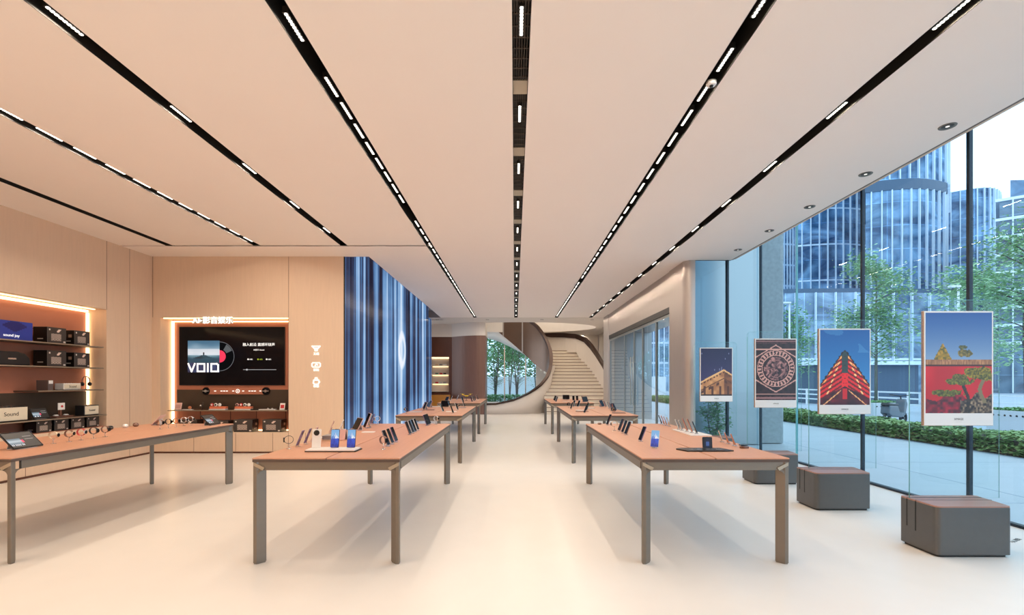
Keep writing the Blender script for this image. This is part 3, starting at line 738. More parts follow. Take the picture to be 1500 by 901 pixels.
# ================================================================ GOODS
def screen_blue(u, v):
    c = mixc((150,200,235), (120,175,225), v)
    if v < .62+.22*math.exp(-((u-.5)/.16)**2)*1.0 and v > .3: c = mixc((235,240,248), (70,120,200), vn(u*7, v*9, 3)*1.3-.2)
    if v < .45+.1*vn(u*5, 2, 3): c = mixc((20,50,160), (40,90,210), vn(u*9, v*14, 2))
    if v < .18: c = mixc((10,30,120), (30,70,180), vn(u*9, v*14, 9))
    return c
def screen_void(u, v):
    if u < .45 and .12 < v < .62:
        x = u/.45
        c = mixc((190,205,215), (40,70,90), abs(v-.42)*4)
        return (230,235,240) if v < .22 and int(x*16) % 2 else c
    if u < .53 and .3 < v < .5: return (255,70,110)
    if .6 < u < .9 and (abs(v-.72) < .03 or abs(v-.52) < .02): return (150,150,150)
    return (16,15,18)
cols = {'black': (.02,.02,.022), 'purple': (.20,.13,.26), 'rose': (.62,.36,.33), 'white': (.85,.84,.82), 'orange': (.62,.22,.10), 'gold': (.68,.50,.34),
        'silver': (.6,.6,.62), 'blue': (.12,.28,.48), 'pale blue': (.40,.60,.75), 'brown': (.20,.09,.06), 'pink': (.78,.52,.47), 'grey': (.28,.27,.29), 'green': (.14,.24,.2), 'red': (.6,.04,.05)}
def devmat(c): return cm(c.replace(' ', '_')+'_shell', cols[c], .3, .15)
PROTO = {}
def smart_phone(color, w=.076, h=.160, lit=None, t=.0085, tilt=22, stand=True, big=False, fam='mobile_phone'):
    k = (color, w, h, lit, tilt, big, fam)
    if k in PROTO: return PROTO[k]
    r = empty(fam); a = -math.radians(tilt); z0 = .012 if stand else .002
    b = MB(); T = Matrix.Rotation(RX, 4, 'X'); b.prism([(x, y+h/2) for x, y in rrect(w, h, .009, 3)], -t/2, t/2, 0, T)
    body = b.build('shell', devmat(color), r, .0015, loc=(0,0,z0), rot=(a,0,0))
    if lit: picture('screen', w-.006, h-.006, 12, 22, lit, 'pic', r, (0, -(t/2+.0006)*math.cos(a)+.003*math.sin(a)*0, z0+.003-(t/2)*0), (a,0,0))
    elif not big:
        s = MB(); s.prism([(x, y+h/2) for x, y in rrect(w-.006, h-.006, .007, 3)], t/2, t/2+.0008, 0, T); s.build('screen', 'screenblack', r, loc=(0,0,z0), rot=(a,0,0))
    c = MB()
    if big: 
        T2 = Matrix.Translation((0, -t/2, h*.80)) @ Matrix.Rotation(RX, 4, 'X'); c.lathe([(.026,0),(.026,.003),(.022,.004),(.002,.004)], 22, (0,0,0), 0, T2)
        for dx, dz in ((-.009,.009),(.009,.009),(-.009,-.009),(.009,-.009)): c.lathe([(.005,.004),(.004,.006),(.001,.006)], 10, (0,0,0), 0, Matrix.Translation((dx, -t/2, h*.80+dz)) @ Matrix.Rotation(RX, 4, 'X'))
    else:
        T2 = Matrix.Translation((0, t/2, h*.82)) @ Matrix.Rotation(-RX, 4, 'X'); c.lathe([(.020,0),(.020,.002),(.017,.003),(.002,.003)], 18, (0,0,0), 0, T2)
    c.build('camera', 'blackplastic', r, loc=(0,0,z0), rot=(a,0,0))
    if stand:
        s = MB(); s.prism(rrect(.05, .045, .012, 3, 0, .008), 0, .004); zz = h*.42
        s.tube([(0,.014,.003),(0,.016,.02),(0, zz*math.sin(-a)+.008, zz*math.cos(a)+z0)], .005, 8); s.build('holder', 'chrome', r)
    PROTO[k] = (r, kids(r), [False]); return PROTO[k]
def put(proto, x, y, z, rz, label, cat, group=None):
    r, ks, used = proto
    if used[0]: 
        tree = {r: ks}
        for q in ks: tree[q] = SUB.get(q.name, [])
        o = copy_tree(r, None, lambda q: tree.get(q, []))
    else: o = r; used[0] = True
    o.location = (x, y, z); o.rotation_euler = (0,0,math.radians(rz))
    o['label'] = label; o['category'] = cat
    if group: o['group'] = group
    return o
SUB = {}
def proto_of(r): 
    return (r, kids(r), [False])
def watch(color, strap, square=False):
    k = ('w', color, strap, square)
    if k in PROTO: return PROTO[k]
    r = empty('smart_watch'); H = .088; R = .036
    s = MB(); n = 28; path = []
    for i in range(n): a = 2*math.pi*i/n; path.append((a, R*1.06*math.sin(a), R*math.cos(a)))
    vs = []
    for a, y, z in path:
        wd = .011+.003*max(0, -math.sin(a))
        for dx, dr in ((-wd,0),(wd,0),(wd,.003),(-wd,.003)): vs.append((dx, y*(1+dr/R), H+z*(1+dr/R)))
    fs = []
    for i in range(n):
        j = (i+1) % n
        for q in range(4): fs.append((i*4+q, j*4+q, j*4+(q+1)%4, i*4+(q+1)%4))
    s.add(vs, fs); s.build('strap', devmat(strap), r, smooth=False)
    c = MB(); T = Matrix.Translation((0, -R*1.02, H)) @ Matrix.Rotation(RX, 4, 'X')
    if square: c.prism(rrect(.040, .044, .010, 4), 0, .011, 0, T)
    else: c.lathe([(.019,0),(.023,.003),(.023,.009),(.021,.011)], 24, (0,0,0), 0, T)
    body = c.build('case', devmat(color), r, smooth=False)
    d = MB(); T = Matrix.Translation((0, -R*1.02-.0112, H)) @ Matrix.Rotation(RX, 4, 'X')
    if square: d.prism(rrect(.034, .038, .008, 4), 0, .0006, 0, T)
    else: d.lathe([(.019,0),(.019,.0006),(.001,.0008)], 24, (0,0,0), 0, T)
    d.build('dial', 'screenblack', r)
    b = MB(); b.lathe([(.024,0),(.024,.003),(.006,.004)], 20); b.tube([(0,0,.003),(0,.003,.025),(0,-.004,H-R+.001)], .003, 8); b.tube([(-.014,0,H-R+.001),(.014,0,H-R+.001)], .0035, 8); b.build('holder', 'chrome', r, smooth=True)
    PROTO[k] = proto_of(r); return PROTO[k]
def tablet(color, w, h, tilt, fn=None, nx=40, ny=26, fam='tablet'):
    r = empty(fam); a = -math.radians(tilt); t = .008; T = Matrix.Rotation(RX, 4, 'X')
    MB().prism([(x, y+h/2) for x, y in rrect(w, h, .010, 3)], -t/2, t/2, 0, T).build('shell', devmat(color), r, .001, loc=(0,0,.008), rot=(a,0,0))
    MB().prism([(x, y+h/2) for x, y in rrect(w-.008, h-.008, .008, 3)], t/2, t/2+.0008, 0, T).build('bezel', 'screenblack', r, loc=(0,0,.008), rot=(a,0,0))
    if fn:
        o = picture('screen', w-.022, h-.022, nx, ny, fn, 'pic', r, (0, -(t/2+.0016)*math.cos(a)-.011*math.sin(a)*-1*-1, .008+.011*math.cos(a)+(t/2)*math.sin(-a)*-1*0), (a,0,0))
        o.location = Matrix.Rotation(a, 4, 'X') @ Vector((0, -(t/2+.0016), .011)); o.location.z += .008
    zt = h*math.cos(a)*.62; yt = h*math.sin(-a)*.62
    s = MB(); s.add([(-w*.3,.005,.0),(w*.3,.005,.0),(w*.3,yt+.03,.0),(-w*.3,yt+.03,.0),(-w*.3,.005,.005),(w*.3,.005,.005),(w*.3,yt+.03,.005),(-w*.3,yt+.03,.005)], [(0,3,2,1),(4,5,6,7),(0,1,5,4),(1,2,6,5),(2,3,7,6),(3,0,4,7)])
    s.add([(-w*.3,yt+.03,.003),(w*.3,yt+.03,.003),(w*.3,yt+.008,zt),(-w*.3,yt+.008,zt),(-w*.3,yt+.034,.003),(w*.3,yt+.034,.003),(w*.3,yt+.012,zt),(-w*.3,yt+.012,zt)], [(0,1,2,3),(7,6,5,4),(0,4,5,1),(1,5,6,2),(2,6,7,3),(3,7,4,0)])
    s.build('easel', devmat('silver'), r)
    return proto_of(r)
def surf(px, py, h=TH):              # the point of a table top seen at that place
    Z = (EYE-h)*F/(py-CY); return ((px-CX)/F*Z, Z)
ordn = ['first', 'second', 'third', 'fourth', 'fifth']
L_, R_ = 'left aisle table', 'right aisle table'
# --- front table, left of the aisle (phones on its left half face left, on its right half face right)
put(watch('black', 'black', True), -2.18, 4.48, TH, -62, 'square black watch at the left front corner of the left aisle table', 'watch')
for i, (x, y, c) in enumerate(((-2.17,4.63,'purple'),(-2.175,4.81,'purple'),(-2.17,4.96,'rose'))):
    put(smart_phone(c), x, y, TH, -80, '%s of three slanted phones behind the square black watch on the left aisle table' % ordn[i], 'phone', 'slanted phones on the left aisle table')
pl = empty('display_plinth', (-1.70, 4.36, TH), 0, 'low white plinth carrying three upright phones', 'plinth')
MB().box(-.235, .235, -.085, .095, .0, .010).build('base', 'black', pl); MB().box(-.225, .225, -.095, .085, .010, .024).build('top', 'whiteplastic', pl, .002)
put(smart_phone('white', .080, .176, None, .009, 8, False, True), -1.865, 4.36, TH+.024, 6, 'white phone standing back to front with a round black camera on the white plinth', 'phone')
put(smart_phone('black', .078, .172, screen_blue, .009, 12, False), -1.70, 4.38, TH+.024, 4, 'blue screened phone in the middle of the white plinth', 'phone')
put(smart_phone('black', .078, .172, screen_blue, .009, 12, False), -1.545, 4.38, TH+.024, 4, 'blue screened phone on the end of the white plinth nearest the aisle', 'phone')
for i in range(4):
    c = ['gold','grey','grey','grey'][i]; m = MB(); m.prism(rrect(.10, .14, .008, 3), 0, .014)
    o = m.build('accessory_box', devmat(c), None, .002, loc=(-2.05, 5.12, TH+i*.0145)); tag(o, 'thin flat %s box, %s from the bottom of the stack behind the white plinth' % ('gold' if i == 0 else 'grey', ['lowest','second','third','top'][i]), 'box', 'stack of thin boxes')
f = empty('folding_phone', (-1.93, 5.15, TH), 0, 'rose folding phone standing open like a tent behind the blue screens', 'phone')
T = Matrix.Rotation(RX, 4, 'X')
for sgn in (-1, 1):
    MB().prism([(x, y+.06) for x, y in rrect(.12, .12, .008, 3)], -.003, .003, 0, T).build('leaf', devmat('rose' if sgn < 0 else 'grey'), f, .001, loc=(0, sgn*.045, .003), rot=(sgn*.38, 0, 0))
MB().tube([(-.06,0,.117),(.06,0,.117)], .005, 8).build('hinge', 'chrome', f, smooth=True)
put(smart_phone('rose'), -2.30, 5.75, TH, -70, 'rose phone on a stand just before the pink tablets', 'phone')
put(smart_phone('white'), -2.22, 5.85, TH, -75, 'white phone on a stand against the pink tablet', 'phone')
put(tablet('pink', .20, .17, 28), -2.12, 6.15, TH, -50, 'pink backed tablet leaning on the far left of the nearest left aisle table', 'tablet')
put(tablet('pink', .15, .21, 22), -2.08, 6.42, TH, -60, 'tall pink tablet standing behind the other pink tablet', 'tablet')
o = MB().prism(rrect(.16, .12, .03, 4), 0, .006).build('display_pad', 'whiteplastic', None, loc=(-1.86, 5.9, TH)); tag(o, 'flat white pad lying beside the pink tablets on the table', 'pad')
o = MB().prism(rrect(.10, .08, .03, 4), 0, .012).build('charging_pad', 'whiteplastic', None, .003, loc=(-2.22, 5.30, TH)); tag(o, 'small white charging pad behind the white camera phone', 'pad')
for i, (y, c) in enumerate(((6.68,'brown'),(6.80,'pale blue'),(6.92,'purple'))):
    put(smart_phone(c), -2.15, y, TH, -78, '%s of three slanted phones behind the pink tablets before the blue video wall' % ordn[i], 'phone', 'slanted phones on the left aisle table')
put(watch('gold', 'white'), -2.05, 6.93, TH, -60, 'pale gold watch at the far left corner of the nearest left aisle table', 'watch')
put(watch('black', 'brown', True), -1.26, 4.45, TH, 62, 'square brown watch at the aisle side front of the nearest left aisle table', 'watch')
for j, (ys, cs, what) in enumerate((((4.65,4.80,4.96), ('grey','gold','purple'), 'three by the brown watch'), ((5.62,5.77,5.92,6.07), ('brown','silver','blue','white'), 'the middle four'), ((6.72,6.83,6.93), ('purple','grey','gold'), 'the far three'))):
    for i, (y, c) in enumerate(zip(ys, cs)):
        put(smart_phone(c), -1.262, y, TH, 82, '%s phone of %s along the aisle edge of the left table' % (ordn[i], what), 'phone', 'slanted phones on the left aisle table')
put(watch('gold', 'silver'), -1.18, 6.96, TH, 60, 'pale watch behind the far three phones at the aisle edge of the left table', 'watch')
# --- front table, right of the aisle
o = empty('earbud_case', (1.27, 6.95, TH), 0, 'small dark earbud case at the far aisle corner of the nearest right table', 'earbuds')
MB().lathe([(.02,0),(.03,.008),(.03,.018),(.02,.026),(.002,.028)], 20).build('case', devmat('brown'), o, smooth=True); MB().lathe([(.0302,.0125),(.0306,.0135),(.0302,.0145)], 20).build('seam', 'gold', o)
for i, (x, y, c) in enumerate(((1.352,6.80,'brown'),(1.353,6.03,'brown'),(1.345,5.80,'gold'),(1.34,5.62,'brown'),(1.353,5.02,'purple'))):
    lab = ['dark phone standing alone near the far aisle corner of the nearest right table', 'first from the back of three dark phones in a row on the nearest right table', 'middle of three phones in a row on the nearest right table', 'front one of three dark phones in a row on the nearest right table', 'dark purple phone behind the blue screened phone on the nearest right table'][i]
    put(smart_phone(c), x, y, TH, -80, lab, 'phone', 'slanted phones on the right aisle table')
put(watch('gold','gold'), 1.31, 6.10, TH, -80, 'gold watch beside the three dark phones on the nearest right table', 'watch')
put(smart_phone('pale blue', .078, .168, screen_blue, .009, 22, True), 1.36, 4.52, TH, -28, 'phone with a bright blue mountain screen at the aisle edge of the nearest right table', 'phone')
o = empty('display_tray', (1.785, 4.38, TH), 0, 'flat black tray under the small folded screen', 'tray')
MB().prism([(-.25,.04),(-.19,-.09),(.17,-.09),(.25,-.07),(.19,.09),(-.19,.09)], 0, .012).build('base', 'blackplastic', o, .002)
m = MB()
for x in (-.13, -.05, .04, .14): m.prism(rrect(.05, .03, .006, 2, x, -.01), .012, .014)
m.build('markings', 'chrome', o)
put(smart_phone('black', .092, .105, lambda u, v: mixc((20,34,80), (6,8,24), abs(u-.5)*2+abs(v-.4)) if not (abs(u-.5) < .2 and .2 < v < .6) else (60,90,150), .010, 6, False), 1.84, 4.43, TH+.0125, 0, 'small folded black phone with a dark blue screen on the flat tray', 'phone')
for i, (y, c) in enumerate(((6.98,'black'),(6.86,'orange'),(6.75,'rose'),(6.62,'gold'))):
    put(smart_phone(c, .074, .135), 2.215, y, TH, 72, '%s from the back of four slanted phones at the right table by the column' % ordn[i], 'phone', 'slanted phones on the right aisle table')
pl = empty('display_plinth', (2.19, 5.84, TH), 0, 'long thin white plinth under phones on the window side of the right table', 'plinth')
MB().add([(-.10,-.33,0),(.15,-.33,0),(.10,.33,0),(-.10,.33,0),(-.10,-.33,.012),(.15,-.33,.012),(.10,.33,.012),(-.10,.33,.012)], [(0,3,2,1),(4,5,6,7),(0,1,5,4),(1,2,6,5),(2,3,7,6),(3,0,4,7)]).build('base', 'whiteplastic', pl, .002)
for i, (x, y, c, w_, h_) in enumerate(((2.16,6.10,'white',.07,.13),(2.17,6.0,'silver',.07,.13),(2.19,5.88,'orange',.078,.165),(2.20,5.74,'orange',.078,.17),(2.21,5.62,'black',.07,.15))):
    put(smart_phone(c, w_, h_), x, y, TH+.0125, 66, '%s from the back of the slanted phones on the long white plinth, %s' % (ordn[i], c), 'phone', 'phones on the long white plinth')
for i, (y, c) in enumerate(((4.96,'gold'),(4.82,'orange'),(4.68,'orange'))):
    put(smart_phone(c, .075, .115), 2.225, y, TH, 66, '%s of three small slanted phones before the dark earbud case, counted from the back' % ordn[i], 'phone', 'small phones on the right aisle table')
o = empty('earbud_case', (2.235, 4.52, TH), .4, 'dark open earbud case at the near window corner of the right table', 'earbuds')
MB().prism(rrect(.085, .06, .02, 4), 0, .02).build('case', devmat('brown'), o, .005); MB().prism(rrect(.085, .06, .02, 4, .01, .02), .024, .034).build('lid', devmat('black'), o, .004)
# --- left wall table
put(tablet('black', .285, .205, 45, screen_void), -4.725, 4.515, TH, 90, 'large black tablet with an album picture at the near end of the left wall table', 'tablet')
for i, (x, y) in enumerate(((-4.82,4.85),(-4.79,4.99),(-4.79,5.13),(-4.79,5.28),(-4.79,5.43))):
    c, s = [('gold','gold'),('gold','brown'),('silver','red'),('black','black'),('black','brown')][i]
    put(watch(c, s), x, y, TH, 98, '%s watch from the near tablet on the left wall table, %s strap' % (ordn[i], s), 'watch', 'near watches on the left wall table')
for i, (x, y) in enumerate(((-4.79,6.27),(-4.79,6.42),(-4.79,6.57),(-4.79,6.72),(-4.79,6.86))):
    c, s = [('black','brown'),('black','black'),('black','brown'),('silver','white'),('silver','silver')][i]
    put(watch(c, s), x, y, TH, 92, '%s watch of the far five on the left wall table, %s strap' % (ordn[i], s), 'watch', 'far watches on the left wall table')
put(tablet('black', .26, .20, 45, screen_void, 24, 16), -4.42, 6.86, TH, 90, 'black tablet leaning at the far end of the left wall table', 'tablet')
for i, (y, c) in enumerate(((6.22,'black'),(6.46,'white'),(6.64,'brown'))):
    o = empty('earbud_case', (-5.42, y, TH), .3*i, '%s rounded earbud case on the wall side of the left wall table' % c, 'earbuds')
    MB().lathe([(.018,0),(.034,.012),(.034,.034),(.022,.05),(.002,.053)], 20).build('case', devmat(c), o, smooth=True); MB().lathe([(.0342,.022),(.0348,.024),(.0342,.026)], 20).build('seam', 'chrome', o)
put(tablet('pink', .24, .18, 40), -5.33, 6.86, TH, -70, 'pink tablet propped at the far wall side of the left wall table', 'tablet')
# --- second and third rows
def row(items, tn):
    for it in items:
        k, x, y, rz, c, lab = it
        if k == 'p': put(smart_phone(c), x, y, TH, rz, lab, 'phone', 'phones on the %s' % tn)
        elif k == 't': put(tablet(c, .24, .17, 25), x, y, TH, rz, lab, 'tablet')
        elif k == 'f': tag(MB().prism(rrect(.24, .17, .012, 3), 0, .010).build('tablet', devmat(c), None, .002, loc=(x, y, TH), rot=(0,0,math.radians(rz))), lab, 'tablet')
        elif k == 'b': tag(MB().prism(rrect(.22, .12, .02, 3), 0, .012).build('display_pad', 'whiteplastic', None, .002, loc=(x, y, TH), rot=(0,0,math.radians(rz))), lab, 'pad')
        elif k == 'w': put(watch(c, 'black'), x, y, TH, rz, lab, 'watch')
s = 'second left table'
row([('f',-2.06,9.65,0,'silver','flat silver tablet at the near left of the second left table'), ('t',-2.08,10.55,-65,'gold','gold tablet leaning on the left side of the second left table'),
     ('f',-1.90,10.3,8,'brown','dark flat tablet beside the gold tablet on the second left table'), ('t',-2.10,11.3,-65,'rose','rose tablet leaning at the far left of the second left table'),
     ('p',-1.50,9.75,75,'pale blue','pale blue phone nearest the front on the second left table'), ('b',-1.33,9.72,0,'','white pad beside the pale blue phone on the second left table'),
     ('p',-1.50,10.9,75,'blue','blue phone in the middle of the second left table'), ('f',-1.28,11.1,0,'grey','grey flat tablet by the aisle on the second left table'), ('w',-1.30,10.6,40,'gold','gold watch by the aisle on the second left table'),
     ('p',-1.24,11.5,75,'silver','silver phone at the far aisle edge of the second left table'), ('b',-1.95,11.55,0,'','white pad at the far end of the second left table'),
     ('p',-2.02,10.05,-75,'rose','rose phone behind the flat silver tablet on the second left table')], s)
s = 'second right table'
row([('p',1.40,9.35,-75,'black','black phone nearest the front on the second right table'), ('b',1.44,10.1,0,'','white pad on the aisle side of the second right table'), ('p',1.56,10.15,-70,'green','dark green phone leaning on the second right table'),
     ('p',1.44,11.5,-60,'pale blue','pale blue phone at the far aisle side of the second right table'), ('p',1.56,11.5,-60,'pale blue','second pale blue phone, nearer the middle of the second right table'),
     ('w',1.30,11.2,-40,'black','black watch at the aisle edge of the second right table'), ('f',1.42,9.8,12,'brown','brown flat tablet on the second right table'),
     ('t',2.16,10.0,60,'brown','brown tablet leaning on the window side of the second right table'), ('p',2.10,9.7,60,'orange','orange phone on the near window side of the second right table'), ('f',2.1,9.35,0,'brown','brown flat tablet at the near window side of the second right table'),
     ('p',2.22,11.3,66,'orange','orange phone at the far window side of the second right table'), ('t',2.20,11.55,60,'rose','rose tablet at the far window corner of the second right table'), ('w',1.80,11.4,0,'black','black watch in the middle of the second right table')], s)
row([('p',-1.22,9.2,75,'gold','gold phone at the near aisle corner of the second left table'), ('t',-1.72,11.35,-20,'gold','gold tablet in the middle of the far end of the second left table'), ('p',-1.25,10.2,75,'white','white phone at the aisle edge of the second left table'),
     ('w',-2.15,9.2,-40,'gold','gold watch at the near left corner of the second left table'), ('p',-2.14,10.85,-70,'orange','orange phone between two leaning tablets on the second left table')], 'second left table')
row([('p',2.2,10.6,66,'gold','gold phone on the window side of the second right table'), ('p',2.2,10.8,66,'white','white phone on the window side of the second right table'), ('p',1.28,10.6,-75,'gold','gold phone at the aisle edge of the second right table'),
     ('f',1.75,10.9,5,'silver','flat silver tablet in the middle of the second right table'), ('w',1.95,9.25,20,'gold','gold watch on the near edge of the second right table')], 'second right table')
s = 'third left table'
row([('t',-2.08,14.0,-60,'rose','rose tablet near the front of the third left table'), ('p',-2.05,14.8,-70,'white','white phone on the left of the third left table'), ('p',-1.95,15.6,-70,'silver','silver phone further back on the third left table'),
     ('p',-1.55,14.0,60,'blue','blue phone on the front of the third left table'), ('p',-1.30,14.2,70,'purple','purple phone at the aisle side of the third left table'), ('p',-1.28,14.6,70,'silver','silver phone at the aisle side of the third left table'),
     ('p',-1.27,15.0,70,'grey','grey phone at the aisle side of the third left table'), ('b',-1.3,15.4,0,'','white pad at the aisle side of the third left table'), ('p',-1.26,15.9,70,'rose','rose phone at the far aisle side of the third left table')], s)
s = 'third right table'
row([('p',1.26,14.2,-70,'grey','grey phone at the aisle side of the third right table'), ('p',1.27,14.7,-70,'silver','silver phone at the aisle side of the third right table'), ('p',1.28,15.2,-70,'black','black phone at the far aisle side of the third right table'),
     ('p',1.9,15.0,0,'silver','silver phone in the middle of the third right table'), ('p',2.02,15.0,0,'rose','rose phone in the middle of the third right table'), ('t',1.75,15.8,0,'white','white tablet at the far end of the third right table'),
     ('t',2.16,14.1,40,'brown','brown tablet at the window side of the third right table'), ('p',2.2,14.9,66,'orange','orange phone at the window side of the third right table'), ('b',1.6,14.4,0,'','white pad on the third right table')], s)
# yellow drone on a post
d = empty('camera_drone', (-1.58, 15.2, TH), 0, 'small yellow drone on a post on the third left table', 'drone')
MB().lathe([(.05,0),(.05,.006),(.012,.012)], 20).build('base', 'blackplastic', d, smooth=True); MB().tube([(0,0,.01),(0,0,.13)], .006, 8).build('post', 'blackplastic', d)
yel = cm('yellow shell', (.75,.55,.04))
m = MB(); m.prism(rrect(.11,.07,.02,4), .13, .17); m.build('body', yel, d, .008)
for sx in (-1, 1):
    for sy in (-1, 1):
        m = MB(); m.tube([(sx*.04, sy*.02, .16), (sx*.13, sy*.07, .19)], .008, 8); m.lathe([(.014,.185),(.014,.21),(.004,.215)], 12, (sx*.13, sy*.07, 0)); a = m.build('arm', yel, d, smooth=True)
        MB().box(sx*.13-.075, sx*.13+.075, sy*.07-.007, sy*.07+.007, .2155, .2185).build('propeller', yel, a)

# --- left niche shelves and goods
SH = [(2.20, 2.62, 8.75), (1.805, 2.62, 8.75), (1.40, 7.55, 8.75), (.925, 2.62, 8.80)]
for i, (z, a, b) in enumerate(SH):
    r = empty('wall_shelf', (0,0,z), 0, ['top','second','short third','lowest long'][i]+' dark metal shelf in the left wall niche', 'shelf', 'shelves in the left wall niche')
    xf = XW+.05 if i < 3 else XW+.07
    MB().box(NB+.003, xf, a, b, -.022, 0).build('board', 'shelf', r, .002); MB().box(xf, xf+.004, a, b, -.018, -.002).build('front_edge', 'bronzelight', r)
def speaker_box(x, y, z, sx, sy, h, lab, face='x', tone=0):
    """printed packing box: its long side faces the room, its end faces the viewer"""
    r = empty('speaker_box', (x, y, z), 0, lab, 'box', 'printed speaker packing boxes')
    MB().box(0, sx, 0, sy, .0, h).build('carton', cm('dark carton %d' % tone, [(.10,.085,.08),(.13,.11,.10)][tone], .5), r, .003)
    def fr(u, v):
        c = (62,56,54)
        if .18 < u < .72 and .15 < v < .62: c = (176,160,150) if (int(u*40)+int(v*22)) % 2 else (140,126,118)
        if .5 < u < .72 and .70 < v < .92 and abs((u-.5)*1.2-(v-.68)) < .1: c = (230,205,190)
        if (u-.12)**2+(v-.86)**2 < .003 or (u-.9)**2+(v-.1)**2 < .003: c = (220,210,200)
        return c
    def en(u, v):
        c = (20,17,16)
        if .25 < u < .75 and abs(v-.25) < .05: c = (190,180,170)
        if .15 < u < .8 and .5 < v < .75 and tone: c = (170,140,120) if u > .5 else (40,34,32)
        return c
    if face == 'x':
        picture('front_print', sy-.006, h-.006, 26, 20, fr, 'print', r, (sx+.001, sy/2, .003), (0,0,math.pi/2), .0005)
        picture('end_print', sx-.006, h-.006, 14, 14, en, 'print', r, (sx/2, -.001, .003), (0,0,0), .0005)
    else:
        picture('front_print', sx-.006, h-.006, 26, 20, fr, 'print', r, (sx/2, -.001, .003), (0,0,0), .0005)
        picture('end_print', sy-.006, h-.006, 14, 14, en, 'print', r, (sx+.001, sy/2, .003), (0,0,math.pi/2), .0005)
    return r
for si, z in ((0, 2.20), (1, 1.805)):
    w_ = ['top', 'second'][si]
    speaker_box(-8.07, 7.78, z, .235, .33, .27, 'larger dark speaker box on the %s shelf of the left niche' % w_, 'x', 0)
    speaker_box(-8.05, 8.26, z, .215, .30, .26, 'dark speaker box at the end of the %s shelf by the light strip' % w_, 'x', 1)
r = empty('carton_box', (-8.07, 7.02, 2.20), 0, 'blue printed carton on the top shelf of the left niche', 'box')
MB().box(0, .22, 0, .54, 0, .30).build('carton', cm('blue carton', (.03,.06,.28)), r, .003)
picture('front_print', .53, .29, 30, 16, lambda u, v: (24,30,110) if abs(u-.5)+abs(v-.75) < .35 else (40,60,160), 'print', r, (.221, .27, .005), (0,0,math.pi/2), .0005)
text('lettering', 'sound joy', .06, 'whitelit', r, (.2225, .22, .07), (RX,0,RX), .0005)
r = empty('speaker_bag', (-8.05, 6.95, 1.805), 0, 'rounded black carrying case on the second shelf of the left niche', 'case')
pts = [(0,0),(.58,0),(.57,.12),(.50,.19),(.40,.215),(.14,.215),(.05,.19),(0,.12)]
T = Matrix(((0,0,1,0),(1,0,0,0),(0,1,0,0),(0,0,0,1)))
MB().prism(pts, 0, .2, 0, T).build('shell', devmat('black'), r, .02, seg=3); MB().prism([(.24,.09),(.36,.09),(.36,.115),(.24,.115)], .2, .203, 0, T).build('badge', 'chrome', r)
# third shelf
o = empty('speaker_box', (-8.02, 7.78, 1.40), 0, 'small dark box with a pale label on the short third shelf', 'box')
MB().box(0, .20, 0, .09, 0, .17).build('carton', cm('small carton', (.12,.09,.085)), o, .003); MB().box(.2, .202, .01, .08, .11, .165).build('label', 'whiteplastic', o)
def amp(x, y, z, sx, sy, h, lab, rz=0, col=(.72,.64,.50), side='whiteplastic'):
    r = empty('amplifier_speaker', (x, y, z), rz, lab, 'speaker')
    MB().box(0, sx, 0, sy, .004, h).build('cabinet', side if side != 'dark' else devmat('black'), r, .008)
    MB().box(sx, sx+.006, .012, sy-.012, .018, h-.014).build('grille', cm('cream grille', col, .7), r, .004)
    text('lettering', 'Sound', sy*.17, 'blackplastic', r, (sx+.0072, sy/2, h*.5), (RX,0,RX), .001)
    m = MB()
    for i in range(4): m.lathe([(.008,h),(.008,h+.010),(.001,h+.011)], 10, (sx*.6, sy*.3+i*sy*.13, 0))
    m.build('knob_row', 'gold', r)
    m = MB(); 
    for fx in (.02, sx-.02):
        for fy in (.02, sy-.02): m.lathe([(.008,0),(.008,.005)], 8, (fx, fy, 0))
    m.build('feet', 'blackplastic', r); return r
amp(-8.00, 8.07, 1.40, .16, .32, .115, 'cream amplifier style speaker on the short third shelf')
r = empty('headphones', (-7.85, 8.50, 1.40), 0, 'dark headphones hanging on a stand at the end of the third shelf', 'headphones')
m = MB(); m.tube([(0, .075*math.cos(math.radians(a)), .155+.085*math.sin(math.radians(a))) for a in range(-20, 201, 12)], .008, 8); m.build('headband', devmat('brown'), r, smooth=True)
for sy in (-1, 1): MB().lathe([(.03,0),(.036,.008),(.034,.024),(.02,.03)], 18, (0, sy*.058, .10), 0, Matrix.Rotation(-sy*RX, 4, 'X')).build('ear_cup', devmat('black'), r, smooth=True)
MB().lathe([(.05,0),(.05,.006),(.006,.01),(.006,.23)], 18).build('stand', 'chrome', r, smooth=True)
# lowest long shelf
amp(-8.04, 6.93, .925, .25, .50, .235, 'large cream fronted amplifier speaker on the lowest long shelf', side='dark')
put(tablet('black', .27, .19, 25, screen_void, 24, 16), -7.86, 7.72, .925, 90, 'tablet with an album picture leaning on the lowest long shelf', 'tablet')
r = empty('photo_stand', (-7.92, 8.10, .925), RX, 'small white frame with a red dot on a wooden stand', 'stand')
MB().prism(rrect(.30, .16, .02, 3), 0, .025).build('base', devmat('brown'), r, .004); MB().box(-.03, .0, -.02, .02, .025, .17).build('post', devmat('brown'), r, .003)
f = MB().box(-.075, .045, -.03, -.015, .13, .25).build('frame', 'whiteplastic', r, .004); MB().lathe([(.02,0),(.02,.003)], 16, (-.01,-.03,.19), 0, Matrix.Rotation(RX, 4, 'X')).build('dot', devmat('red'), f)
for x in (-.10, .08): MB().lathe([(.0,.0),(.035,.004),(.04,.016),(.02,.026)], 16, (x, -.01, .025)).build('ear_cup', 'whiteplastic', r, smooth=True)
amp(-7.98, 8.42, .925, .17, .30, .185, 'cream fronted speaker with dark sides at the end of the lowest long shelf', side='dark')
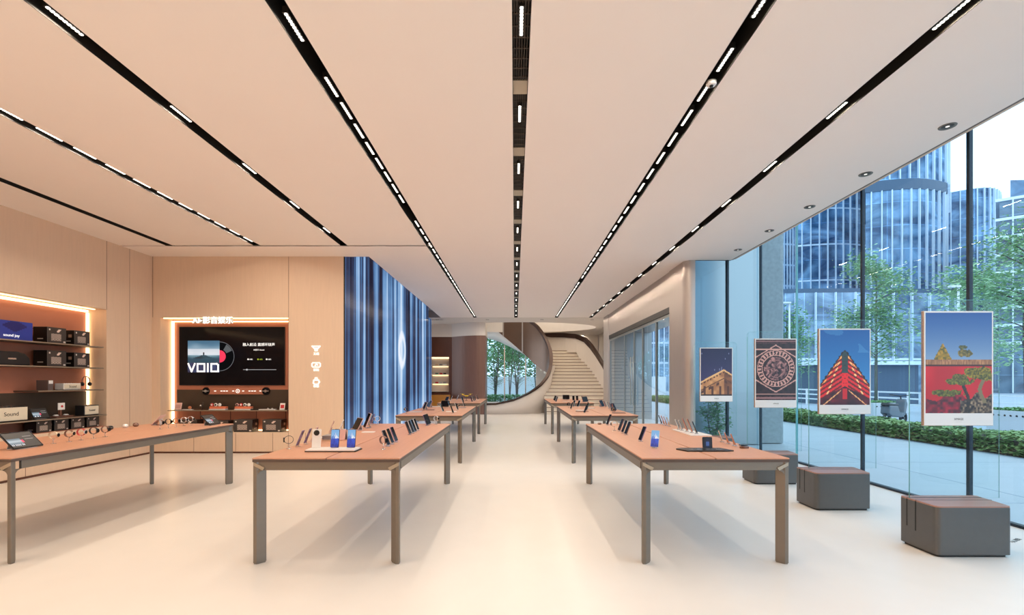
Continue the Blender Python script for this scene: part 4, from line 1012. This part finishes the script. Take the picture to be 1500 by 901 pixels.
for i in range(4): speaker_box(-8.05, 7.62+i*.30, .702, .20, .25, .19, 'small dark box on the niche floor, %s from the camera' % ordn[i], 'x', i % 2)
r = empty('carton_box', (-7.99, 7.33, .702), 0, 'low blue box on the floor of the left niche', 'box')
MB().box(0, .15, 0, .2, 0, .04).build('carton', cm('blue carton', (.03,.06,.28)), r, .003); MB().box(.15, .151, .02, .18, .01, .03).build('label', 'chrome', r)
# --- screen niche shelf and goods
z = EYE+(CY-600.5)/F*10.1
r = empty('wall_shelf', (0,0,z), 0, 'dark shelf below the wall screen', 'shelf')
MB().box(-7.47, -4.90, 9.99, BB-.032, -.022, 0).build('board', 'shelf', r, .002); MB().box(-7.47, -4.90, 9.985, 9.99, -.018, -.002).build('front_edge', 'bronzelight', r)
def sx_(px): return (px-CX)/F*10.08
def stand_pic(px, w, h, col, lab):
    r = empty('photo_card', (sx_(px), 10.08, z), 0, lab, 'card'); MB().box(-w/2, w/2, 0, .008, 0, h).build('card', cm('card '+col, cols[col]), r, .002, rot=(-.25,0,0)); MB().box(-w*.35, w*.35, -.003, -.001, h*.25, h*.75).build('print', devmat('red' if col == 'white' else 'rose'), r, rot=(-.25,0,0)); return r
stand_pic(260, .15, .16, 'pink', 'leaning pink card at the window-far end of the shelf below the screen'); stand_pic(413, .11, .15, 'white', 'small white card standing at the end of the screen shelf next to the wall edge')
o = empty('wireless_charger', (sx_(274), 10.10, z), 0, 'white charger with a coral disc on the screen shelf', 'charger')
MB().prism(rrect(.22, .10, .03, 4), 0, .014).build('base', 'whiteplastic', o, .003); MB().lathe([(.035,0),(.035,.01),(.028,.014)], 20, (.05,0,.05), 0, Matrix.Rotation(RX, 4, 'X')).build('disc', devmat('orange'), o, smooth=True); MB().box(.04,.06,-.0,.012,.012,.05).build('post','whiteplastic',o)
o = empty('desk_microphone', (sx_(295), 10.12, z), 0, 'small dark microphone on an arm on the screen shelf', 'microphone')
MB().lathe([(.035,0),(.035,.008),(.006,.012)], 18).build('base', 'blackplastic', o, smooth=True); MB().tube([(0,0,.01),(-.01,0,.09),(.01,0,.16)], .006, 8).build('arm', 'blackplastic', o, smooth=True); MB().lathe([(.012,0),(.022,.01),(.022,.03),(.01,.04)], 14, (-.06,0,.09), 0, Matrix.Rotation(RX, 4, 'Y')).build('capsule', 'chrome', o, smooth=True)
for j, (px, n) in enumerate(((319, 3), (356, 4))):
    o = empty('earbud_rack', (sx_(px), 10.10, z), 0, 'coral and white rack, %s of two on the screen shelf' % ['nearer the microphone', 'nearer the white card'][j], 'rack')
    MB().prism(rrect(.36, .12, .02, 3), 0, .025).build('base', 'whiteplastic', o, .004); MB().box(-.18, .18, -.03, .06, .025, .075).build('tray', cm('coral', (.72,.20,.10)), o, .008)
    for i in range(n):
        b = empty('round_earbud_case', (sx_(px)-.13+.085*i, 10.09, z+.0755), 0, '%s round case on the coral rack %s' % (ordn[i], ['nearer the microphone', 'nearer the white card'][j]), 'earbuds', 'round cases on the coral racks')
        MB().lathe([(.034,0),(.036,.01),(.030,.016)], 20, (0,0,.036), 0, Matrix.Rotation(RX, 4, 'X')).build('case', devmat(['red','white','white','rose'][(i+j*3) % 4]), b, smooth=True); MB().lathe([(.02,.0),(.019,.002)], 16, (0,-.016,.036), 0, Matrix.Rotation(RX, 4, 'X')).build('face', devmat('white' if (i+j) % 2 == 0 else 'black'), b)
for i, (px, w_) in enumerate(((374,.20),(384,.14),(396,.22))):
    o = tag(MB().prism(rrect(w_, .11, .02, 3), 0, .018).build('display_pad', ['blackplastic','whiteplastic','whiteplastic'][i], None, .003, loc=(sx_(px), 10.10, z)), '%s flat pad on the screen shelf beside the coral racks' % ['dark','short white','long white'][i], 'pad')
for i, px in enumerate((392, 398)): tag(MB().lathe([(.014,0),(.022,.01),(.02,.022),(.002,.028)], 16).build('earbud_case', 'chrome', None, smooth=True, loc=(sx_(px), 10.10, z+.0182)), ['first','second'][i]+' tiny silver case on the long white pad', 'earbuds')
for i, px in enumerate((343, 385)):
    speaker_box((px-CX)/F*10.05, 10.03, .452, .40, .25, .265, 'large printed speaker box under the screen shelf, %s' % ['beside the left wall table end', 'against the niche edge'][i], 'y', 1)
speaker_box((308-CX)/F*10.05, 10.06, .452, .38, .22, .24, 'dark box under the screen shelf behind the far tablet', 'y', 0)
speaker_box((262-CX)/F*10.05, 10.06, .452, .38, .22, .26, 'dark box under the screen shelf behind the far watches', 'y', 0)
# far lit niche goods
r = empty('wall_shelf_unit', (0,0,0), 0, 'pale lit shelves in the dark wall beside the video wall', 'shelf')
for zz in (1.05, 1.42, 1.85, 2.27): MB().box(-4.0, -3.13, 22.05, 22.355, zz-.02, zz).build('shelf', 'tread', r)
for zz in (1.38, 1.80, 2.22): MB().box(-3.95, -3.2, 22.32, 22.35, zz-.01, zz).build('light_strip', 'led', r)
k = 0
for zz in (1.42, 1.85, 2.27):
    for x in (-3.72, -3.52, -3.34):
        k += 1; c = ['red','silver','grey','green','red','black','gold','grey','white'][k-1]
        tag(MB().prism(rrect(.14, .09, .015, 3), 0, .07).build('small_package', devmat(c), None, .006, loc=(x, 22.17, zz)), '%s package on the %s lit shelf by the video wall' % (c, {1.42:'lowest',1.85:'middle',2.27:'top'}[zz]), 'package', 'packages on the far lit shelves')
tag(MB().box(-3.95, -3.02, 21.6, 21.95, 0, .88).build('low_counter', cm('amber wood', (.52,.22,.04)), None, .01), 'amber wood counter under the far lit shelves', 'counter')

o = empty('floor_lettering', (4.9, 4.52, .0012), 0, 'tiny dark lettering on the floor beside the bench under the red wall picture', 'lettering')
text('printed_logo', '小心 玻璃', .05, 'blackplastic', o, (0,.02,0), (0,0,.5), .0004)
# ================================================================ CURVED STAIR
st = empty('curved_staircase', (0, 21.3, 0), 0, 'sweeping pale staircase with a dark bronze balustrade curling over the far window', 'staircase')
def sp(name, mb, m, smooth=False, parent=None): 
    o = mb.build(name, m, st if parent is None else parent, smooth=smooth); o.location = (0, -21.3, 0); return o
ex, ey, A, B = -.88, 23.6, 2.68, 2.15
def ell(t, off=0): t = math.radians(t); return (ex+(A+off)*math.cos(t), ey+(B+off)*math.sin(t))
def lerp(tab, t):
    for (a, u), (b, v) in zip(tab, tab[1:]):
        if t <= b: 
            k = (t-a)/(b-a); return u+(v-u)*k
    return tab[-1][1]
TOP = [(-150,.44),(-90,.48),(-72,.66),(-55,.98),(-40,1.32),(-25,1.78),(-12,2.28),(0,2.80),(12,3.30),(25,3.85),(40,4.5),(55,4.95),(160,5.2)]
BOT = [(-150,0),(-6,0),(0,1.75),(12,1.90),(30,2.10),(45,2.48),(65,3.25),(90,4.22),(120,5.0),(160,5.1)]
# white outer skin + dark inner face in one thick shell
def shell(a0, a1, n, off0, off1, top, bot, m0, m1):
    m = MB(); vs = []
    for i in range(n+1):
        t = a0+(a1-a0)*i/n; p = ell(t, off0); q = ell(t, off1); vs += [(p[0],p[1],bot(t)),(p[0],p[1],top(t)),(q[0],q[1],top(t)),(q[0],q[1],bot(t))]
    fi, fo, ft = [], [], []
    for i in range(n):
        a, b = i*4, i*4+4; m.add([], []); fi.append((a, a+1, b+1, b)); fo.append((a+3, b+3, b+2, a+2)); ft += [(a+1, a+2, b+2, b+1), (a, b, b+3, a+3)]
    m.v = vs; m.f = fi+fo+ft+[(0,3,2,1),(n*4,n*4+1,n*4+2,n*4+3)]; m.mi = [0]*len(fi)+[1]*(len(fo))+[1]*len(ft)+[1,1]; return m
top = lambda t: lerp(TOP, t)
def bot(t): return 0 if t < -4 else lerp(BOT, t)
sp('balustrade', shell(-150, -4, 50, 0, .10, top, lambda t: 0, 0, 0), ['stairbrown', 'whitewall'], True)
sp('balustrade', shell(-4, 160, 82, 0, .10, top, lambda t: lerp(BOT, max(t, 0)), 0, 0), ['stairbrown', 'whitewall'])
m = MB()
path = [(*ell(t, .05), top(t)+.02) for t in range(-150, 56, 4)]
m = MB(); vs = []
for i, t in enumerate(range(-150, 60, 3)):
    p = ell(t, -.035); q = ell(t, .135); z = top(t); vs += [(p[0],p[1],z-.13),(p[0],p[1],z+.035),(q[0],q[1],z+.035),(q[0],q[1],z-.03)]
n = len(vs)//4
m.add(vs, [(i*4+k, i*4+(k+1)%4, i*4+4+(k+1)%4, i*4+4+k) for i in range(n-1) for k in range(4)]+[(0,1,2,3),(n*4-1,n*4-2,n*4-3,n*4-4)]); sp('handrail', m, 'rail')
# pale strips painted in for light reflections on the dark face
m = MB()
for t in (60, 84, 104): 
    p = ell(t, -.012); q = ell(t+1.6, -.012); z0 = lerp(BOT, t); m.add([(p[0],p[1],z0+.02),(q[0],q[1],z0+.02),(q[0],q[1],5),(p[0],p[1],5)], [(0,1,2,3)])
sp('sheen_strip', m, 'steel')
# pale soffit sweeping up to the left
m = MB(); vs = []; ts = list(range(-4, 161, 2))
for t in ts:
    w_ = max(0, min(1, (t)/95))*1.9+.1; p = ell(t, .0); q = ell(t, w_); zb = lerp(BOT, max(t, 0)); zo = zb-.38*max(0, min(1, t/60))
    p2 = ell(t, .03); vs += [(p2[0],p2[1],zb-.004),(q[0],q[1],zo),(q[0],q[1],zo+.5),(p2[0],p2[1],zb+.3)]
n = len(ts); m.add(vs, [(i*4+k, i*4+(k+1)%4, i*4+4+(k+1)%4, i*4+4+k) for i in range(n-1) for k in range(4)]+[(0,1,2,3),(n*4-1,n*4-2,n*4-3,n*4-4)]); sp('soffit', m, 'whitewall', True)
# steps, the shadow under each nosing painted as a dark strip
NS = 19
for i in range(NS):
    y = 21.15+i*.255; z = .17*(i+1); t = i/(NS-1)
    xl = ell(math.degrees(math.asin(max(-1, min(1, (y+.1-ey)/B)))), .09)[0] if abs(y+.1-ey) < B*.6 else 1.4
    xl = max(1.42, min(xl, 1.92)); xr = 4.55-.25*t-.85*max(0, t-.35)/.65
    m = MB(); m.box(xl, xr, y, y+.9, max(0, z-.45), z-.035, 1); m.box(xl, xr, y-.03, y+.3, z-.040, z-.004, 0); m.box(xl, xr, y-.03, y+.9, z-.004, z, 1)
    sp('step', m, ['shade_and_joint', 'tread'])
m = MB(); m.box(1.3, 4.0, 21.15+NS*.255+.6, 27.3, 2.8, .17*NS); m.box(1.25, 4.9, 27.3, 27.45, 0, 6); sp('landing', m, 'whitewall')
# right hand balustrade following the steps
RP = [(4.55,21.2,.9),(4.45,22.0,1.75),(4.30,22.7,2.36),(4.12,23.5,2.95),(3.95,24.1,3.4),(3.72,24.7,3.80),(3.35,25.3,4.05),(2.8,25.8,4.15),(2.0,26.2,4.2),(1.2,26.5,4.45)]
m = MB(); vs = []
def sstep(y): return max(0, min(NS, (y-21.15)/.255+1))*.17
for x, y, z in RP: b = max(0, sstep(y)-.3) if y < 25.3 else 3.1; vs += [(x,y,b),(x,y,z),(x+.08,y+.06,z),(x+.08,y+.06,b)]
n = len(RP); m.add(vs, [(i*4+k, i*4+(k+1)%4, i*4+4+(k+1)%4, i*4+4+k) for i in range(n-1) for k in range(4)]+[(0,1,2,3),(n*4-1,n*4-2,n*4-3,n*4-4)]); sp('balustrade', m, 'whitewall')
m = MB(); vs = []
for i, (x, y, z) in enumerate(RP): 
    h = .05+.16*min(1, i/4); vs += [(x-.05,y-.04,z-h),(x-.05,y-.04,z+.04),(x+.12,y+.08,z+.04),(x+.12,y+.08,z-.03)]
m.add(vs, [(i*4+k, i*4+(k+1)%4, i*4+4+(k+1)%4, i*4+4+k) for i in range(n-1) for k in range(4)]+[(0,1,2,3),(n*4-1,n*4-2,n*4-3,n*4-4)]); sp('handrail', m, 'rail')

# ================================================================ OUTSIDE
def leaves(mb, pts, size, mi=0):
    for p in pts:
        a = random.uniform(0, 6.28); b = random.uniform(-1, 1); s = size*random.uniform(.6, 1.4)
        u = Vector((math.cos(a), math.sin(a), b*.6)).normalized()*s; v = Vector((-math.sin(a)*.6, math.cos(a)*.6, random.uniform(-.6,.6))).normalized()*s*.45
        p = Vector(p); mb.add([p-u, p-v, p+u, p+v], [(0,1,2,3)], mi)
def tree(x, y, h, cr, n, leaf, name, lab, z0=0, ls=.07, trunk=.06, stems=1, cz=.38):
    r = empty(name, (x, y, z0), 0, lab, 'tree', 'trees outside the windows'); rnd = random.Random(int(x*100+y*7))
    m = MB(); tips = []
    for s in range(stems):
        a0 = rnd.uniform(0, 6.28); sp_ = 0 if stems == 1 else cr*.35
        base = Vector((0,0,0)); topv = Vector((math.cos(a0)*sp_, math.sin(a0)*sp_, h*.92)); mid = (base+topv)/2+Vector((rnd.uniform(-.1,.1), rnd.uniform(-.1,.1), 0))
        pth = [base, base.lerp(mid, .5), mid, mid.lerp(topv, .5), topv]; m.tube(pth, [trunk, trunk*.85, trunk*.6, trunk*.35, .008], 7)
        for k in range(18):
            t = rnd.uniform(cz*.75, .95); p = base.lerp(mid, t*2) if t < .5 else mid.lerp(topv, (t-.5)*2); a = rnd.uniform(0, 6.28); L2 = cr*rnd.uniform(.5, 1)*(1.15-t*.6)
            e = p+Vector((math.cos(a)*L2, math.sin(a)*L2, L2*rnd.uniform(.35,.8))); m.tube([p, p.lerp(e,.5)+Vector((0,0,.05)), e], [trunk*.3, trunk*.2, .005], 5)
            tips += [p.lerp(e, q) for q in (.45,.6,.75,.9,1)]
    m.build('trunk', 'bark', r, smooth=True)
    l = MB(); pts = []
    for i in range(n):
        c = tips[rnd.randrange(len(tips))]; g = cr*.20; pts.append(c+Vector((rnd.gauss(0,g), rnd.gauss(0,g), rnd.gauss(0,g*.8))))
    leaves(l, pts, ls); l.build('crown', leaf, r); return r
struct(MB().box(5.42, 10.2, -12, 90, -.14, -.02), 'ground_paving', 'paving', 'pale stone pavement outside the windows')
struct(MB().box(10.2, 95, -40, 120, -.16, -.04), 'ground_street', 'street'); struct(MB().box(-40, 10.2, 29, 120, -.16, -.04), 'ground_street', 'paving')
struct(MB().box(4.0, 5.42, 10.35, 29, -.13, -.015), 'ground_paving', 'paving')
m = MB()
for y in range(-6, 40, 3): m.box(5.42, 10.2, y-.01, y+.01, -.02, -.018)
m.box(6.9, 6.93, -10, 40, -.02, -.018); struct(m, 'trim_30', 'street')
# hedge strip
hd = empty('hedge', (11.1, 14, 0), 0, 'long low clipped hedge between the pavement and the planters', 'hedge')
MB().box(-.5, .5, -18, 22, -.04, .28).build('branches', 'bark', hd)
m = MB(); rnd = random.Random(3); pts = []
for i in range(26000):
    y = rnd.uniform(-12, 22); s = rnd.random()
    if s < .55: pts.append((rnd.uniform(-.58,.58), y, .33+.06*rnd.random()+.03*math.sin(y*3)))
    else: pts.append((-.56+rnd.uniform(-.06,.05), y, rnd.uniform(0, .36)))
leaves(m, pts, .065); m.build('leaves', 'hedge', hd)
# planters with trees
def planter(x, y, lab):
    r = empty('tree_planter', (x, y, -.04), 0, lab, 'planter', 'white planters outside')
    m = MB(); pts = rrect(1.35, 1.35, .06, 3); n = len(pts)
    m.add([(a*.88, b*.88, .06) for a, b in pts]+[(a, b, .74) for a, b in pts]+[(a*.93, b*.93, .74) for a, b in pts]+[(a*.93, b*.93, .66) for a, b in pts],
          [tuple(range(n-1,-1,-1)), tuple(range(3*n, 4*n))]+[(k*n+i, k*n+(i+1)%n, (k+1)*n+(i+1)%n, (k+1)*n+i) for k in range(3) for i in range(n)]); m.build('tub', 'white', r)
    m = MB()
    for i in range(7): m.lathe([(.03,0),(.02,.02)], 8, (-.48+i*.16, -.655, .60), 0, Matrix.Rotation(RX, 4, 'X')); m.lathe([(.03,0),(.02,.02)], 8, (-.655, -.48+i*.16, .60), 0, Matrix.Rotation(-RX, 4, 'Y'))
    m.build('stud', 'blackplastic', r); MB().box(-.5,.5,-.5,.5,0,.06).build('feet', 'blackplastic', r)
    m = MB(); q = random.Random(int(y)); leaves(m, [(q.uniform(-.6,.6), q.uniform(-.6,.6), .68+.12*q.random()) for _ in range(1200)], .06); m.build('groundcover', 'leaf', r)
planter(14.4, 18.5, 'white planter holding the airy green tree seen beside the red wall picture'); planter(14.75, 13.35, 'white planter with a leafy tree at the edge of the view by the hedge')
tree(14.4, 18.5, 6.3, 1.5, 5200, 'paleleaf', 'planter_tree', 'airy pale green tree in the planter beside the red wall picture', .6, .075)
tree(14.75, 13.35, 5.6, 1.7, 4200, 'paleleaf', 'planter_tree', 'bushy tree in the planter at the right edge of the windows', .6, .065)
tree(15.5, 26.5, 6.2, 1.6, 3000, 'leaf', 'street_tree', 'darker green street tree far behind the roof picture', 0, .09)
tree(21, 21.5, 7, 2.2, 4200, 'paleleaf', 'street_tree', 'broad street tree behind the planters across the road', 0, .10, .1)
tree(16.5, 42, 5.5, 2.4, 2500, 'leaf', 'street_tree', 'round street tree seen through the entrance doors', 0, .12, .1)
tree(4.62, 10.82, 1.42, .30, 1500, 'leaf', 'sapling', 'young leafy shrub behind the glass beside the steel column', 0, .035, .018, 3, .2)
MB_ = MB().lathe([(.15,-.02),(.19,.0),(.19,.26),(.17,.26),(.17,.22),(.01,.22)], 20)
tag(MB_.build('plant_pot', 'bronze', None, smooth=True, loc=(4.62, 10.82, 0)), 'round metal pot of the young shrub behind the glass return', 'pot')
for i, (x, y, h, c, n) in enumerate(((-1.3,31.0,4.2,.9,1600),(.15,33.3,4.2,1.1,1500),(1.5,31.0,4.5,.9,1700),(-.4,36.6,9,2.2,8500),(3.4,40.3,9.5,2.3,6500),(-4.2,40.2,9.5,2.3,6500))):
    lab = ['slim many stemmed tree at the wood wall side of the far window','low many stemmed tree in the middle of the far window','slim tree at the stair side of the far window','tall dense tree behind the middle of the far window','tall dense tree behind the stair side of the far window','tall dense tree behind the wood wall side of the far window'][i]
    tree(x, y, h, c, n if i > 2 else n//3, 'leaf', 'garden_tree', lab, 0, .11 if i > 2 else .05, .05, 4 if i < 3 else 2, .3)
m = MB(); rnd = random.Random(12); leaves(m, [(rnd.uniform(-11,12), rnd.uniform(45,47.5), 1.2+9.5*rnd.random()**1.1) for _ in range(16000)], .22)
tag(m.build('distant_foliage', 'leaf'), 'dense green foliage rising behind the low garden wall', 'foliage', None, 'stuff')
m = MB(); rnd = random.Random(9); leaves(m, [(rnd.uniform(-5,5), rnd.uniform(29.5,30.3), rnd.uniform(.0,.65)) for _ in range(5000)], .09)
tag(m.build('garden_shrubs', 'leaf'), 'low green shrubs growing below the far window', 'shrubs', None, 'stuff')
struct(MB().box(-14, 14, 43, 43.5, 0, 1.9), 'wall_garden', 'white', 'low white wall outside beyond the far window')
# towers
def facade(name, cb, cd, gx, gz, seed):
    m, N, L, b = nt(name)
    tc = N.new('ShaderNodeTexCoord')
    n = N.new('ShaderNodeTexNoise'); n.inputs['Scale'].default_value = .16; n.inputs['Detail'].default_value = 5; n.inputs['Distortion'].default_value = 1.2
    mp = N.new('ShaderNodeMapping'); mp.inputs['Location'].default_value = (seed,seed,seed); mp.inputs['Scale'].default_value = (1,1,1.6); L.new(tc.outputs['Object'], mp.inputs[0]); L.new(mp.outputs[0], n.inputs['Vector'])
    br = N.new('ShaderNodeTexBrick'); br.inputs['Scale'].default_value = 1; br.inputs['Mortar Size'].default_value = .05; br.inputs['Brick Width'].default_value = gx; br.inputs['Row Height'].default_value = gz; br.offset = 0
    m2 = N.new('ShaderNodeMapping'); m2.inputs['Rotation'].default_value = (RX, 0, 0); L.new(tc.outputs['Object'], m2.inputs[0]); L.new(m2.outputs[0], br.inputs['Vector'])
    br.inputs['Color1'].default_value = (.75,.75,.75,1); br.inputs['Color2'].default_value = (1.2,1.2,1.2,1); br.inputs['Mortar'].default_value = (2.0,2.0,2.0,1)
    cr = N.new('ShaderNodeValToRGB'); cr.color_ramp.elements[0].position = .38; cr.color_ramp.elements[0].color = (*cd,1); cr.color_ramp.elements[1].position = .62; cr.color_ramp.elements[1].color = (*cb,1)
    L.new(n.outputs['Fac'], cr.inputs[0]); mx = N.new('ShaderNodeMix'); mx.data_type = 'RGBA'; mx.blend_type = 'MULTIPLY'; mx.inputs[0].default_value = .8
    L.new(cr.outputs[0], mx.inputs[6]); L.new(br.outputs[0], mx.inputs[7]); L.new(mx.outputs[2], b.inputs['Base Color'])
    bp = N.new('ShaderNodeBump'); bp.inputs['Strength'].default_value = .35; bp.inputs['Distance'].default_value = .5; L.new(n.outputs['Fac'], bp.inputs['Height']); L.new(bp.outputs[0], b.inputs['Normal'])
    b.inputs['Roughness'].default_value = .22; b.inputs['Specular IOR Level'].default_value = .5; return m
M['tower'] = facade('blue tower glass', (.22,.38,.56), (.03,.08,.17), 3.0, 3.6, 3)
M['tower2'] = facade('pale tower glass', (.30,.42,.55), (.04,.09,.17), 2.4, 3.4, 9)
M['darkglass'] = facade('dark balcony glass', (.16,.23,.30), (.03,.05,.08), 2.6, 2.2, 5)
M['fin'] = mat('pale facade fin', (.72,.80,.88), .4, noise=.05)
M['band'] = mat('dark facade band', (.06,.10,.16), .5, noise=.1)
def tower(name, lab, foot, z0, z1, mt, finstep, bands=(), group='glass towers'):
    r = empty(name, (0,0,0), 0, lab, 'building', group)
    MB().prism(foot, z0, z1).build('glass_body', mt, r)
    m = MB(); n = len(foot); cy = sum(p[1] for p in foot)/n
    for i in range(n):
        a, b = Vector((*foot[i],0)), Vector((*foot[(i+1)%n],0)); d = b-a; nn = Vector((d.y, -d.x, 0)).normalized()
        if nn.y > .35: continue
        k = max(1, int(d.length/finstep))
        for q in range(k):
            p = a+d*((q+.5)/k); e = nn*.35; s = d.normalized()*.055*max(1, cy/75)
            m.add([p-s, p+s, p+s+e, p-s+e, p-s+Vector((0,0,z1-z0)), p+s+Vector((0,0,z1-z0)), p+s+e+Vector((0,0,z1-z0)), p-s+e+Vector((0,0,z1-z0))], [(0,3,2,1),(4,5,6,7),(0,1,5,4),(1,2,6,5),(2,3,7,6),(3,0,4,7)])
    m.v = [(v[0], v[1], v[2]+z0) for v in m.v]
    if m.v: m.build('fins', 'fin', r)
    for (b0, b1, ov, mm) in bands:
        c = (sum(p[0] for p in foot)/n, cy); MB().prism([(c[0]+(p[0]-c[0])*(1+ov), c[1]+(p[1]-c[1])*(1+ov)) for p in foot], b0, b1).build('cornice', mm, r)
    return r
def curve_foot(x0, x1, y0, depth, bow, n=10, r=3):
    pts = [(x0+(x1-x0)*i/n, y0-bow*math.sin(math.pi*i/n)) for i in range(n+1)]
    k = (y0+depth)/y0; return pts+[(x1*k, y0+depth), (x0*k, y0+depth)]
def foot(px0, px1, y0, depth, bow, n=10): return curve_foot((px0-CX)*y0/F, (px1-CX)*y0/F, y0, depth, bow, n)
def hz(py, y0): return EYE+(CY-py)*y0/F
tower('glass_tower', 'tall blue glass tower with pale vertical fins and a dark cornice', foot(1268, 1385, 72, 14, 1.6), 13.5, hz(283, 72), 'tower', 1.15, [(hz(283,72), hz(268,72), .04, 'band'), (13.4, 14.4, .03, 'band')])
tower('glass_tower', 'upper stage of the tall blue tower above the dark cornice', foot(1262, 1388, 72.4, 13, 1.6), hz(268, 72)+.01, 50, 'tower', 1.15)
tower('glass_tower', 'bright finned glass tower left of the tall blue tower', foot(1168, 1275, 92, 12, 1.5), 0, 66, 'tower', 1.1, [(z_, z_+.3, .015, 'fin') for z_ in range(21, 66, 7)])
tower('glass_tower', 'pale glass tower with horizontal bands beside the concrete column', foot(1120, 1166, 112, 12, .8), 0, 78, 'tower2', 3.4, [(z_, z_+.4, .02, 'fin') for z_ in range(4, 78, 5)])
tower('glass_tower', 'lower curved blue tower right of the tall tower', foot(1386, 1464, 90, 14, 2.6), 0, hz(283, 90), 'tower', 2.1, [(hz(430,90), hz(424,90), .03, 'band')])
tower('glass_building', 'long low glass building at the foot of the towers', foot(1120, 1398, 62, 7, .8), 0, hz(430, 62), 'tower2', 1.7, [(hz(430,62), hz(424,62), .01, 'band'), (4.2, 4.5, .005, 'fin')], None)
b = tower('apartment_building', 'curved dark building with white balcony bands at the right edge', [(x, y) for x, y in foot(1464, 1760, 58, 20, 6, 14)], 0, hz(296, 58), 'darkglass', 60, [(z_, z_+.32, .03, 'fin') for z_ in (6,8.2,10.4,12.6,14.8,17,19.2,21.4,hz(296,58))], None)
MB().prism(foot(1480, 1620, 62, 5, .2), hz(296,58), hz(264,62)).build('roof_house', 'tower', b)
tower('glass_building', 'gridded glass building seen through the entrance doors', foot(938, 1010, 70, 12, .6), 0, 20, 'tower2', 1.6, [(z_, z_+.3, .02, 'fin') for z_ in range(4, 20, 3)], None)
# street furniture
def scooter(x, y, rz, lab):
    r = empty('scooter', (x, y, -.04), rz, lab, 'scooter')
    for q in (-.6, .6): m = MB(); m.tube([(q+.20*math.cos(a*math.pi/8), 0, .24+.20*math.sin(a*math.pi/8)) for a in range(16)], .05, 8, closed=True); m.lathe([(.05,-.04),(.05,.04)], 10, (q,0,.24), 0, Matrix.Rotation(RX,4,'X')); m.build('wheel', 'blackplastic', r)
    T = Matrix.Rotation(RX, 4, 'X')
    MB().prism([(-.75,.45),(-.55,.35),(.15,.28),(.45,.35),(.62,.75),(.5,.95),(.40,.9),(.3,.45),(.1,.4),(-.1,.7),(-.7,.72)], -.14, .14, 0, T).build('body', cm('scooter grey', (.14,.17,.2)), r, .03)
    MB().prism([(-.75,.72),(-.05,.70),(.0,.77),(-.7,.82)], -.13, .13, 0, T).build('seat', 'blackplastic', r, .02)
    m = MB(); m.tube([(.45,0,.9),(.40,0,1.05)], .02, 6); m.tube([(.36,-.32,1.08),(.40,0,1.04),(.36,.32,1.08)], .016, 6); m.build('handlebar', 'blackplastic', r)
scooter(13.6, 16.6, .5, 'grey scooter parked between the planters and the hedge'); scooter(14.6, 15.7, .7, 'second grey scooter parked by the planter at the right')
for i, (x, y) in enumerate(((17.2,22.5),(17.2,18.0),(12.9, 21.8))):
    r = empty('lamp_post', (x, y, -.04), 0, ['slim white lamp post behind the planter tree','slim white lamp post behind the red wall picture','slim white lamp post near the hedge end'][i], 'lamp post')
    MB().lathe([(.09,0),(.09,.3),(.045,.35),(.035,5.2)], 12).build('post', 'white', r, smooth=True); MB().box(-.35, .05, -.08, .08, 5.2, 5.28).build('lamp_head', 'white', r, .02)
r = empty('metro_canopy', (24, 33, 0), 0, 'low dark kiosk with a pale roof across the street', 'kiosk')
MB().box(-3.4, 3.4, -1.5, 1.5, -.04, 2.6).build('body', 'band', r); MB().box(-4, 4, -2, 2, 2.6, 2.85).build('roof', 'fin', r)
r = empty('street_barrier', (19.5, 20, 0), 0, 'long pale barrier rail along the street', 'barrier')
m = MB()
for zz in (.35,.65,.95): m.box(-.03,.03,-9,14,zz-.04,zz+.04)
m.build('rail', 'white', r); m = MB()
for q in range(-9, 15, 2): m.box(-.05,.05,q-.04,q+.04,-.04,1.0)
m.build('post', 'white', r)

# ================================================================ LIGHT AND CAMERA
wd = bpy.data.worlds.new('sky'); bpy.context.scene.world = wd; wd.use_nodes = True; N = wd.node_tree.nodes; L = wd.node_tree.links; bg = N['Background']
tc = N.new('ShaderNodeTexCoord'); ns = N.new('ShaderNodeTexNoise'); ns.inputs['Scale'].default_value = 2.2; ns.inputs['Detail'].default_value = 4; L.new(tc.outputs['Generated'], ns.inputs[0])
cr = N.new('ShaderNodeValToRGB'); cr.color_ramp.elements[0].color = (.76,.98,1.16,1); cr.color_ramp.elements[1].color = (.98,1.1,1.22,1); L.new(ns.outputs['Fac'], cr.inputs[0]); L.new(cr.outputs[0], bg.inputs[0]); bg.inputs[1].default_value = SKY
cam = bpy.data.cameras.new('camera'); co = bpy.data.objects.new('camera', cam); C.objects.link(co); co.location = (0,0,EYE); co.rotation_euler = (RX,0,0)
cam.sensor_width = 36; cam.lens = F/1500*36; cam.shift_x = -(CX-750)/1500; cam.shift_y = (CY-450.5)/1500; cam.clip_end = 400; cam.clip_start = .05
sc = bpy.context.scene; sc.camera = co
sc.view_settings.view_transform = 'Standard'; sc.view_settings.look = 'None'; sc.view_settings.gamma = 1; sc.view_settings.use_curve_mapping = False; sc.view_settings.exposure = EXPO
sc.cycles.use_denoising = True; sc.cycles.max_bounces = 10; sc.cycles.diffuse_bounces = 7; sc.cycles.glossy_bounces = 4; sc.cycles.transparent_max_bounces = 24; sc.cycles.transmission_bounces = 6
sc.cycles.use_light_tree = True; sc.cycles.sample_clamp_indirect = 8; sc.cycles.caustics_reflective = False
